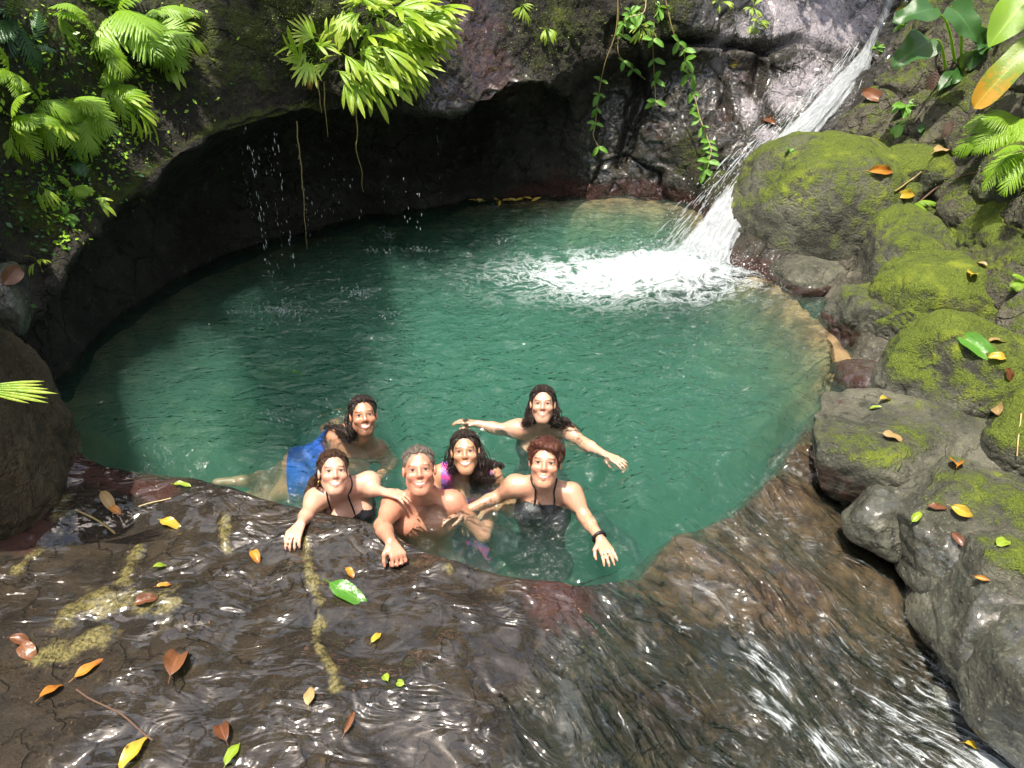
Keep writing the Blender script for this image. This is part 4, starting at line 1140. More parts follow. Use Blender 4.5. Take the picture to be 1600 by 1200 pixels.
# dead fronds on the bank
deadf = [lm("frond", frond(1, 15, .20, .18, 1.2, 90 + k, False), M_DEADF) for k in range(2)]
plant("dead_frond", "brown withered fern hanging under the elephant-ear leaves", "plant", 1462, 108, deadf, 8, 75, RG, [(-.2, -.9, .3), (.2, -.9, .3), (.0, -1, .2)], "frond", .18, 71)
plant("dead_frond", "black shrivelled frond curled on the bank", "plant", 1485, 190, deadf, 6, 45, RG, [(-.5, -.6, .5), (-.2, -.9, .5), (.3, -.7, .4)], "frond", .2, 72)
def tube_thing(name, label, cat, pxs, rad, mat, group=None, off=.02, slack=.0, wat=False):
    pts = []
    for q in pxs:
        p, n = hit(q[0], q[1], wat)
        pts.append(p + n * off)
    pts = catmull(pts, 5 * len(pts))
    pts = pts + np.stack([perlin(pts * 6 + 3 * k) for k in range(3)], -1) * slack
    v, f = tube(pts - pts[0], rad, 6)
    return link(name, mesh_data(name, v, f, mat), loc=pts[0], label=label, cat=cat, group=group)

# ------------------------------------------------------------------ vines on the back wall
def vine(label, pxs, nodes, lpx, seed, Yd=None):
    rs = np.random.default_rng(seed)
    pts = []
    for q in pxs:
        p, n = hit(q[0], q[1])
        yd = min(p[1] - .10, (Yd or 99))
        pts.append(U(q[0], q[1], yd))
    pts = catmull(pts, 8 * len(pts))
    root = link("hanging_vine", None, loc=pts[0], label=label, cat="vine", group="vines hanging on the back wall")
    v, f = tube(pts - pts[0], .006, 5)
    link("stem", mesh_data("stem", v, f, M_STEM), root)
    dep = pts[0][1] * CP + .8
    for k in nodes:
        p = pts[int(k * (len(pts) - 1))] - pts[0]
        for j in range(3):
            if rs.random() < .2:
                continue
            a = j * 2.1 + rs.normal() * .35
            d = np.array([np.cos(a), -.45 + rs.normal() * .2, np.sin(a) * .7 - .35])
            o = link("leaf", oval[rs.integers(0, 3)], root)
            frame(o, p, d, (0, -.8, .6), lpx * dep / FPX * rs.uniform(.4, 1.05))
vine("left vine with sparse leaf whorls ending in a small leaf pair", [(966, -5), (962, 50), (945, 100), (935, 150), (930, 195), (927, 212), (938, 234)], (.42, .50, .58, .66, .98), 20, 1)
vine("bare looping vine at the left of the hanging vines", [(967, 10), (966, 55), (967, 85), (985, 105), (1008, 124)], (.62, .80), 19, 2)
vine("middle vine with four leaf whorls over the dark joint", [(1022, 35), (1020, 60), (1021, 95), (1023, 130), (1025, 165)], (.05, .28, .5, .72, .95), 24, 3)
vine("longest vine trailing many leaves down to the fall's left side", [(1040, 0), (1052, 50), (1066, 75), (1073, 105), (1084, 145), (1094, 185), (1105, 215), (1111, 240), (1098, 268)], (.2, .27, .34, .42, .5, .57, .62, .68, .73, .78, .83, .88, .93, .99), 22, 4)
vine("short leafy vine near the frame's top between tufts", [(1010, -5), (1005, 20), (978, 30), (972, 58)], (.4, .6, .8, .98), 20, 5)

# ------------------------------------------------------------------ roots hanging into the cave
def root_string(label, top, bot_px, Yd, seed):
    a = U(top[0], top[1], Yd)
    pts = [a] + [U(q[0], q[1], Yd) for q in bot_px]
    pts = catmull(pts, 24)
    pts = pts + np.stack([perlin(pts * 9 + seed + 3 * k) for k in range(3)], -1) * .012
    v, f = tube(pts - pts[0], np.linspace(.006, .0025, 24), 5)
    link("hanging_root", mesh_data("hanging_root", v, f, M_STEM), loc=pts[0], label=label, cat="root", group="roots hanging from the cave lip")
root_string("longest root hanging from the cave lip, kinked near its end", (556, 150), [(557, 200), (558, 240), (566, 272), (567, 300)], 6.5, 1)
root_string("thin root hanging at the left of the fan-leaved clump", (497, 125), [(499, 150), (503, 176)], 6.3, 2)
root_string("thin straight root just right of the shortest one", (506, 128), [(508, 170), (511, 216)], 6.3, 3)
root_string("pale root hanging far down to the water on the left", (463, 190), [(470, 250), (475, 320), (480, 390)], 6.2, 4)

# ------------------------------------------------------------------ ground cover too small to count
def scatter(name, label, cat, regions, n, size, mat, seed):
    rs = np.random.default_rng(seed)
    vs, k = [], 0
    for (cx, cy, r, w) in regions:
        for _ in range(int(n * w)):
            px, py = cx + rs.normal() * r * .5, cy + rs.normal() * r * .5
            if px < -40 or py < -40:
                continue
            p, nr = hit(px, py)
            d = unit(nr * .6 + rs.normal(size=3) * .7 + [0, -.2, -.25]); s = unit(np.cross(d, nr + rs.normal(size=3) * .4)); L = size * rs.uniform(.5, 1.5)
            vs += [p, p + d * L * .5 + s * L * .28, p + d * L, p + d * L * .5 - s * L * .28]
            k += 1
    link(name, mesh_data(name, np.array(vs), np.arange(k * 4).reshape(-1, 4), mat, smooth=False), label=label, cat=cat, kind="stuff")
scatter("creeping_plants", "tiny creeping leaves covering the left wall", "ground cover", [(200, 120, 110, .8), (110, 200, 110, .8), (60, 60, 120, .6), (190, 210, 60, .7), (110, 300, 70, .7), (60, 110, 90, .3), (250, 60, 60, .4), (100, 350, 30, .2)], 230, .034, M_FERN, 5)
scatter("dark_creepers", "dark tiny leaves in the shade of the left wall", "ground cover", [(200, 160, 140, 1), (110, 270, 110, 1), (60, 80, 140, 1), (40, 330, 100, .8)], 180, .032, M_DEEP, 6)
scatter("moss_tufts", "fine moss tufts on the cliff above the cave", "moss", [(480, 25, 90, 1), (460, 60, 60, .6), (660, 60, 70, .4), (820, 60, 80, .5), (950, 40, 80, .5), (1040, 40, 60, .4), (1440, 200, 120, .6), (1530, 280, 120, .6), (1480, 60, 110, .6)], 700, .013, M_TUFT, 8)

scatter("leaf_litter", "tiny brown bits of leaf caught on the wet slab", "leaf litter", [(160, 800, 90, 1), (60, 1010, 90, .8), (230, 950, 120, .6), (150, 1080, 140, .8), (420, 900, 160, .3), (500, 1060, 120, .3), (1480, 830, 100, .5), (1560, 600, 70, .4), (1480, 220, 90, .8), (1380, 180, 60, .5)], 110, .011, M_DEADF, 9)

# ------------------------------------------------------------------ fallen leaves, each where it lies
def fallen(label, px, py, lpx, ang, mat, wid=.42, bend=.5, fold=.25, seed=0, water=False, cat="leaf", shape="ovate", lift=.012):
    p, n = hit(px, py, water)
    dep = p[1] * CP + (CAMH - p[2]) * SP
    a = R(ang)
    q, _ = hit(px + 14 * math.cos(a), py - 14 * math.sin(a), water)
    d = q - p
    d = d - n * (d @ n)
    if np.linalg.norm(d) < 1e-4 or np.linalg.norm(d) > .5:
        d = np.array([math.cos(a), math.sin(a), 0])
    foreshort = max(.35, np.linalg.norm(d) * FPX / dep / 14)
    L = lpx * dep / FPX * min(1.12, foreshort)
    me = lm("fallen_leaf", blade(L, L * wid, shape, bend, fold, .25, 10, L * .18, .25 * math.sin(seed * 2.3), seed), mat)
    o = link("fallen_leaf", me, label=label, cat=cat, group="fallen leaves")
    frame(o, p + n * lift - unit(d) * L * .5 + n * bend * L * .16, d, n + np.array([.15 * math.sin(seed), -.1, .1]))
FALLEN = [
    ("big fresh green leaf lying at the slab's centre", 545, 930, 68, -28, M_GREEN, .40), ("large wet brown leaf alone on the slab", 278, 1035, 66, 72, M_BROWN, .48),
    ("narrow brown leaf near the bottom edge", 350, 1143, 50, 112, M_BROWN, .42), ("yellow-green leaf at the bottom edge beside a brown one", 366, 1178, 46, 65, M_LIME, .45),
    ("large folded yellow leaf at the bottom edge", 212, 1178, 72, 55, M_YELL, .42), ("small yellow-green leaf on the upper left slab", 252, 888, 28, 25, M_LIME, .42),
    ("yellow-orange leaf just below the pool lip", 268, 822, 36, -18, M_YELL, .45), ("curled red-brown leaf on the tan patch", 230, 941, 38, 20, M_BROWN, .6),
    ("little red leaf above the curled red-brown one", 257, 918, 24, 15, M_ORAN, .45), ("dark brown leaf near the left edge", 46, 1022, 36, -60, M_BROWN, .6),
    ("brown leaf touching the left edge group", 34, 1004, 34, -10, M_BROWN, .5), ("long orange-brown leaf lower of the curled pair", 82, 1082, 48, 38, M_ORAN, .4),
    ("long orange-brown leaf upper of the curled pair", 140, 1046, 56, 38, M_ORAN, .36), ("orange leaf fragment under the pool lip", 400, 874, 26, -50, M_ORAN, .5),
    ("little orange leaf above the big green leaf", 547, 899, 22, -45, M_ORAN, .5), ("yellow leaf right of the big green leaf", 589, 998, 24, 50, M_YELL, .45),
    ("left of two tiny lime leaf bits", 603, 1062, 14, 120, M_LIME, .8), ("right of two tiny lime leaf bits", 625, 1070, 16, 160, M_LIME, .7),
    ("tan leaf flat on the tan rock streak", 485, 1088, 34, 85, M_TAN, .45), ("curled red leaf shred near the bottom centre", 546, 1128, 44, 65, M_BROWN, .22),
    ("yellow-green leaf on the pool lip", 286, 761, 28, -8, M_LIME, .4), ("tan bark flake on the upper left slab", 170, 788, 44, -50, M_TAN, .35),
    ("orange leaf standing on the flat outlet rock", 1494, 728, 34, 85, M_ORAN, .55), ("yellow spotted leaf beneath the orange one", 1503, 800, 40, -25, M_YELL, .5),
    ("brown leaf left of the yellow spotted leaf", 1464, 795, 34, -5, M_BROWN, .35), ("lime leaf at the edge of the wet black wedge", 1434, 808, 24, 45, M_LIME, .5),
    ("dark shrivelled leaf on the smooth grey rock", 1502, 846, 28, -40, M_BROWN, .4), ("torn lime leaf right on the smooth grey rock", 1568, 851, 28, 30, M_LIME, .6),
    ("orange leaf on the rock below the torn lime leaf", 1535, 904, 26, -15, M_ORAN, .35), ("yellow leaf in the rapids at the lower right", 1518, 1168, 28, -15, M_YELL, .4),
    ("tan-yellow leaf hanging on the broad mossy boulder", 1516, 430, 34, 60, M_YELL, .45), ("curled ochre leaf beside the tan-yellow one", 1536, 418, 30, 10, M_TAN, .4),
    ("half-eaten lime green leaf on the big boulder's cap", 1528, 545, 70, -25, M_GREEN, .42), ("tan spotted leaf above the half-eaten green leaf", 1556, 536, 46, 8, M_TAN, .42),
    ("bright yellow leaf at the half-eaten leaf's end", 1560, 561, 32, -10, M_YELL, .6), ("red-brown leaf below the bright yellow one", 1574, 586, 26, -60, M_BROWN, .5),
    ("long tan leaf on the big boulder's right side", 1562, 640, 50, -75, M_TAN, .35), ("narrow yellow leaf at the waterline rocks", 1384, 627, 26, 20, M_YELL, .35),
    ("lime leaf sliver on the flat outlet rock's top", 1370, 639, 24, 5, M_LIME, .3), ("pinkish brown skeleton leaf on the flat outlet rock", 1396, 686, 40, -10, M_TAN, .55),
    ("orange and yellow curled leaf above the domed boulder", 1376, 268, 40, -5, M_ORAN, .35), ("yellow leaf in a crack left of the dark leaning rock", 1416, 304, 34, 8, M_YELL, .4),
    ("orange leaf stuck among the left wall ferns", 117, 227, 26, 10, M_ORAN, .6), ("brown leaf leaning on the small wet rock at left", 17, 430, 40, 60, M_BROWN, .6),
    ("dry orange-brown leaf under the fan-leaved clump", 482, 132, 24, -80, M_ORAN, .5), ("brown dead leaf among the fan-leaved clump", 570, 126, 26, -20, M_BROWN, .6),
    ("orange leaf on the wet rock face by the crack", 1148, 100, 14, 0, M_YELL, .4), ("brown crumpled leaf above the domed boulder", 1368, 152, 44, -20, M_BROWN, .4),
    ("brown dry frond tip lying on the mossy bank", 1470, 236, 62, 22, M_TAN, .24), ("red dead leaf wedged beside the fall", 1205, 190, 40, -35, M_BROWN, .28),
    ("tiny green leaf afloat on the dark pool", 463, 585, 16, 5, M_GREEN, .4),
    ("brown leaf by the bark flake on the slab", 182, 800, 22, -30, M_ORAN, .5), ("yellow scrap near the frame's top by the fall", 1408, 14, 18, 10, M_YELL, .4),
]
for k, q in enumerate(FALLEN):
    lab, px, py, lp, an, m_, w_ = q
    flat = m_ in (M_BROWN, M_ORAN) and k % 2
    fallen(lab, px, py, lp, an, m_, w_, bend=.35 + .6 * ((k * 7) % 4) / 3, fold=.2 + .4 * ((k * 5) % 3) / 2, seed=k, water=(px == 463 or px == 1518))
for k, (px, py) in enumerate([(741, 315), (752, 313), (776, 313), (781, 318), (793, 314), (802, 313), (812, 312), (826, 311), (838, 312)]):
    fallen("%s narrow yellow leaf along the back shoreline, counted from the left" % ("leftmost", "second", "third", "fourth", "fifth", "sixth", "seventh", "eighth", "ninth")[k], px, py, 16, [10, -15, 30, 75, 5, -10, 15, 0, 20][k], M_YELL, .28, seed=60 + k, water=True)

# ------------------------------------------------------------------ twigs
def twig(label, pxs, rad=.006, mat=None):
    tube_thing("fallen_twig", label, "twig", pxs, rad, mat or M_STEM, "fallen twigs", .012, .01)
twig("forked dark twig below the lip on the left slab", [(120, 800), (150, 815), (180, 838)], .005)
twig("pale thin twig near the pool lip at left", [(218, 795), (240, 788), (268, 780)], .004)
twig("long twig lying across the mossy right bank", [(1395, 300), (1420, 285), (1440, 268)], .007)
twig("dark branch across the mossy rocks by the fern", [(1432, 318), (1470, 290), (1510, 276), (1540, 268)], .009, M_DEADF)
twig("straw lying on the big boulder's right side", [(1596, 650), (1592, 690), (1590, 712)], .004, M_TAN)
twig("thin twig at the bottom left among wet leaves", [(120, 1080), (160, 1105), (200, 1130), (240, 1160)], .004, M_DEADF)

# ------------------------------------------------------------------ swimmers
VOX = .0062
class Field:
    """distance field in which limbs, trunk and head run together smoothly"""
    def __init__(s, lo, hi, h):
        s.lo = np.array(lo, float); s.h = h
        s.n = np.ceil((np.array(hi) - s.lo) / h).astype(int) + 2
        s.f = np.full(tuple(s.n), .2, dtype=np.float32)
    def box(s, lo, hi):
        a = np.clip(np.floor((np.array(lo) - s.lo) / s.h).astype(int), 0, s.n - 1)
        b = np.clip(np.ceil((np.array(hi) - s.lo) / s.h).astype(int) + 1, 0, s.n)
        ax = [s.lo[k] + np.arange(a[k], b[k], dtype=np.float32) * s.h for k in range(3)]
        g = np.stack(np.meshgrid(*ax, indexing='ij'), -1)
        return (slice(a[0], b[0]), slice(a[1], b[1]), slice(a[2], b[2])), g
    def add(s, d, sl, k):
        a = s.f[sl]
        h = np.maximum(k - np.abs(a - d), 0) / k
        s.f[sl] = np.minimum(a, d) - h * h * k * .25
    def sub(s, d, sl, k):
        a = s.f[sl]; d = -d
        h = np.maximum(k - np.abs(a - d), 0) / k
        s.f[sl] = np.maximum(a, d) + h * h * k * .25
def d_cone(g, a, b, ra, rb):
    ab = b - a
    t = np.clip(((g - a) @ ab) / (ab @ ab + 1e-9), 0, 1)
    return np.linalg.norm(g - a - t[..., None] * ab, axis=-1) - (ra + (rb - ra) * t)
def d_ell(g, c, Rm, r):
    q = (g - c) @ Rm
    k0 = np.linalg.norm(q / r, axis=-1); k1 = np.linalg.norm(q / (np.array(r) ** 2), axis=-1)
    return k0 * (k0 - 1) / (k1 + 1e-9)
def prim_bounds(p):
    if p[0] == 'c':
        _, a, b, ra, rb = p[:5]; r = max(ra, rb)
        return np.minimum(a, b) - r, np.maximum(a, b) + r
    r = max(p[4])
    return p[2] - r, p[2] + r
def prim_d(p, g):
    return d_cone(g, *p[1:5]) if p[0] == 'c' else d_ell(g, p[2], p[3], p[4])
def surface_net(F):
    f = F.f; h = F.h
    neg = f < 0
    nx, ny, nz = f.shape
    cnt = np.zeros((nx - 1, ny - 1, nz - 1), np.int8)
    for i in (0, 1):
        for j in (0, 1):
            for k in (0, 1):
                cnt += neg[i:nx - 1 + i, j:ny - 1 + j, k:nz - 1 + k]
    act = (cnt > 0) & (cnt < 8)
    I = np.argwhere(act)
    idx = np.full(act.shape, -1, np.int64); idx[act] = np.arange(len(I))
    acc = np.zeros((len(I), 3)); num = np.zeros(len(I))
    corners = [(i, j, k) for i in (0, 1) for j in (0, 1) for k in (0, 1)]
    for a in corners:
        for ax in range(3):
            if a[ax] == 0:
                b = list(a); b[ax] = 1
                va = f[I[:, 0] + a[0], I[:, 1] + a[1], I[:, 2] + a[2]]; vb = f[I[:, 0] + b[0], I[:, 1] + b[1], I[:, 2] + b[2]]
                m = (va < 0) != (vb < 0)
                t = np.where(m, va / np.where(m, va - vb, 1), 0)
                p = np.tile(np.array(a, float), (len(I), 1)); p[:, ax] = t
                acc[m] += p[m]; num[m] += 1
    v = F.lo + (I + acc / np.maximum(num, 1)[:, None]) * h
    quads = []
    for ax in range(3):
        n2 = [k for k in range(3) if k != ax]
        sl0 = [slice(None)] * 3; sl1 = [slice(None)] * 3
        sl0[ax] = slice(0, -1); sl1[ax] = slice(1, None)
        ch = neg[tuple(sl0)] != neg[tuple(sl1)]
        E = np.argwhere(ch)
        u, w = n2
        ok = (E[:, u] > 0) & (E[:, w] > 0) & (E[:, u] < f.shape[u] - 1) & (E[:, w] < f.shape[w] - 1)
        E = E[ok]
        def cell(du, dw):
            c = E.copy(); c[:, u] -= du; c[:, w] -= dw
            return idx[c[:, 0], c[:, 1], c[:, 2]]
        q = np.stack([cell(1, 1), cell(0, 1), cell(0, 0), cell(1, 0)], -1)
        flip = ~neg[E[:, 0], E[:, 1], E[:, 2]]
        if ax == 1:
            flip = ~flip
        q[flip] = q[flip][:, ::-1]
        quads.append(q)
    q = np.concatenate(quads)
    return v, q[(q >= 0).all(1)]
def relax(v, q, it=1, lam=.45):
    for _ in range(it):
        acc = np.zeros_like(v); n = np.zeros(len(v))
        for a, b in ((0, 1), (1, 2), (2, 3), (3, 0)):
            np.add.at(acc, q[:, a], v[q[:, b]]); np.add.at(n, q[:, a], 1)
            np.add.at(acc, q[:, b], v[q[:, a]]); np.add.at(n, q[:, b], 1)
        v = v + lam * (acc / np.maximum(n, 1)[:, None] - v)
    return v
def grow(prims, subs, h=VOX, bounds=None):
    lo = np.min([prim_bounds(p)[0] for p in prims], 0) - .03; hi = np.max([prim_bounds(p)[1] for p in prims], 0) + .03
    if bounds is not None:
        lo, hi = np.maximum(lo, bounds[0]), np.minimum(hi, bounds[1])
    F = Field(lo, hi, h)
    for p in prims:
        a, b = prim_bounds(p); k = p[5]
        sl, g = F.box(a - k - 3 * h, b + k + 3 * h)
        if g.size == 0:
            continue
        F.add(prim_d(p, g).astype(np.float32), sl, k)
    for p in subs:
        if p[0] == 'plane':
            _, pt, n, k, rad = p
            sl, g = F.box(np.array(rad[0]), np.array(rad[1]))
            d = ((g - pt) @ n)
            F.sub((-d).astype(np.float32), sl, k)
        else:
            a, b = prim_bounds(p); k = p[5]
            sl, g = F.box(a - k - 2 * h, b + k + 2 * h)
            if g.size == 0:
                continue
            F.sub(prim_d(p, g).astype(np.float32), sl, k)
    return surface_net(F)
C_ = lambda a, b, ra, rb, k=.03, tag='torso': ('c', np.asarray(a, float), np.asarray(b, float), ra, rb, k, tag)
E_ = lambda c, Rm, r, k=.03, tag='torso': ('e', None, np.asarray(c, float), Rm, np.asarray(r, float), k, tag)

def skin_material(name, tone, beard=0.0, brow=(.05, .025, .012), lip=(.40, .15, .12), flush=.35, mw=1.0, th=1.0, curve=9.0):
    tone = tuple(c * k for c, k in zip(tone, (.92, .86, .80)))
    t = NT(name)
    hc = t.attr("hc", True)
    s = t.n("SeparateXYZ", None, Vector=hc)
    x, y, z = s.outputs
    ax = t.math('ABSOLUTE', x)
    front = t.math('MULTIPLY', t.smooth(y, .02, .04), t.math('LESS_THAN', t.math('ABSOLUTE', z), .2))
    def ell(cx, cz, rx, rz, tilt=0.0, soft=.25, xx=None):
        dx = t.math('SUBTRACT', ax if xx is None else xx, cx)
        dz = t.math('SUBTRACT', t.math('SUBTRACT', z, cz), t.math('MULTIPLY', dx, tilt))
        q = t.math('ADD', t.math('POWER', t.math('ABSOLUTE', t.math('DIVIDE', dx, rx)), 2.0), t.math('POWER', t.math('ABSOLUTE', t.math('DIVIDE', dz, rz)), 2.0))
        return t.math('MULTIPLY', t.smooth(q, 1 + soft, 1 - soft), front)
    v = t.obj()
    n = t.noise(9, 4, .6, v)
    n2 = t.noise(60, 3, .6, v)
    col = t.mix(t.smooth(n, .35, .65), tuple(c * .93 for c in tone), tuple(min(1, c * 1.06) for c in tone))
    pink = tuple(min(1, c * k) for c, k in zip(tone, (1.02, .72, .70)))
    col = t.mix(t.math('MULTIPLY', ell(.040, -.028, .030, .026, 0, .9), flush), col, pink)
    col = t.mix(t.math('MULTIPLY', ell(0, -.020, .017, .022, 0, .9), flush), col, pink)
    if beard:
        bd = t.math('MULTIPLY', ell(0, -.082, .062, .046, 0, .5), beard)
        bd = t.math('MAXIMUM', bd, t.math('MULTIPLY', ell(0, -.040, .030, .008, 0, .6), beard))
        col = t.mix(t.math('MULTIPLY', bd, t.smooth(n2, .3, .6, .55, 1)), col, tuple(c * .8 for c in brow))
    xs = t.math('MULTIPLY', t.math('MULTIPLY', x, x), curve)                     # the smile lifts the corners
    zs = t.math('SUBTRACT', z, xs)
    def mouth(rx, rz, cz, soft):
        q = t.math('ADD', t.math('POWER', t.math('ABSOLUTE', t.math('DIVIDE', x, rx)), 2.0), t.math('POWER', t.math('ABSOLUTE', t.math('DIVIDE', t.math('SUBTRACT', zs, cz), rz)), 2.0))
        return t.math('MULTIPLY', t.smooth(q, 1 + soft, 1 - soft), front)
    col = t.mix(t.math('MULTIPLY', mouth(.028 * mw, .0100 * (.6 + .4 * th), -.0615, .5), .9), col, lip)
    col = t.mix(mouth(.0225 * mw, .0050 * th, -.0600, .4), col, (.74, .70, .65))
    col = t.mix(t.math('MULTIPLY', ell(.034, .030, .020, .0040, -.10, .6), .75), col, brow)
    col = t.mix(t.math('MULTIPLY', ell(.032, .009, .0165, .0080, 0, .5), .2), col, tuple(c * k for c, k in zip(tone, (.55, .42, .4))))
    col = t.mix(ell(.032, .0065, .0125, .0040, 0, .3), col, (.40, .35, .31))
    col = t.mix(ell(.032, .0066, .0075, .0050, 0, .3), col, (.03, .018, .012))
    col = t.mix(t.math('MULTIPLY', ell(.032, .0118, .0155, .0026, -.05, .5), .95), col, (.02, .012, .01))
    col = t.mix(t.math('MULTIPLY', ell(.008, -.0335, .0045, .0028, 0, .5), .8), col, tuple(c * .25 for c in tone))
    b = t.n("BsdfPrincipled", None, Base_Color=col, Roughness=.36, Normal=t.bump(n2, .18, .01))
    t.put(b.inputs["Subsurface Weight"], .12); t.put(b.inputs["Subsurface Scale"], .02)
    t.put(b.inputs["Coat Weight"], .6); t.put(b.inputs["Coat Roughness"], .10)
    t.put(b.inputs["Coat Normal"], t.bump(t.noise(75, 2, .5, v), .5, .012))
    return t.done(b)
def hair_material(name, col, col2):
    t = NT(name)
    v = t.obj()
    n = t.noise(1, 4, .6, t.scale(v, (70, 70, 26)), .5)
    b = t.n("BsdfPrincipled", None, Base_Color=t.mix(n, col, col2), Roughness=.28, Normal=t.bump(n, 1.0, .02))
    return t.done(b)
def cloth_material(name, col, col2=None, scale=30):
    t = NT(name)
    v = t.obj()
    n = t.noise(scale, 3, .5, v)
    b = t.n("BsdfPrincipled", None, Base_Color=t.mix(t.smooth(n, .45, .55), col, col2 or tuple(c * .8 for c in col)), Roughness=.5, Normal=t.bump(t.noise(24, 3, .6, v), .4, .02))
    return t.done(b)

def hand_prims(w, hd, hn, side_sign, curl, s=1.0, spread=.12):
    hd = unit(hd); hn = unit(hn - hd * (hd @ hn)); lat = np.cross(hd, hn) * side_sign
    out = []
    for k, (o, l) in enumerate(((-.030, .90), (-.010, 1.0), (.011, .96), (.031, .78))):
        a = w + hd * .012 * s + lat * o * .55 * s
        kn = w + hd * .088 * s + lat * o * s
        out.append(C_(a, kn, .0135 * s, .0115 * s, .010, 'hand'))
        d = unit(hd + lat * (o / .03) * spread); p = kn
        ang = 0
        for seg, r0, r1, cf in ((.043, .0095, .0085, .55), (.027, .0085, .0078, .95), (.021, .0078, .0066, .7)):
            ang += curl * cf
            dd = d * math.cos(ang) + hn * math.sin(ang)
            e = p + dd * seg * l * s
            out.append(C_(p, e, r0 * s, r1 * s, .006, 'hand')); p = e
    tb = w + hd * .028 * s - lat * .024 * s
    t1 = tb + unit(hd * .7 - lat * .75 + hn * .25) * .042 * s
    t2 = t1 + unit(hd * .9 - lat * .25 + hn * (.3 + curl * .5)) * .032 * s
    t3 = t2 + unit(hd * .95 + hn * (.2 + curl * .6)) * .024 * s
    out += [C_(tb, t1, .014 * s, .0115 * s, .01, 'hand'), C_(t1, t2, .0110 * s, .0098 * s, .006, 'hand'), C_(t2, t3, .0095 * s, .0075 * s, .006, 'hand')]
    return out

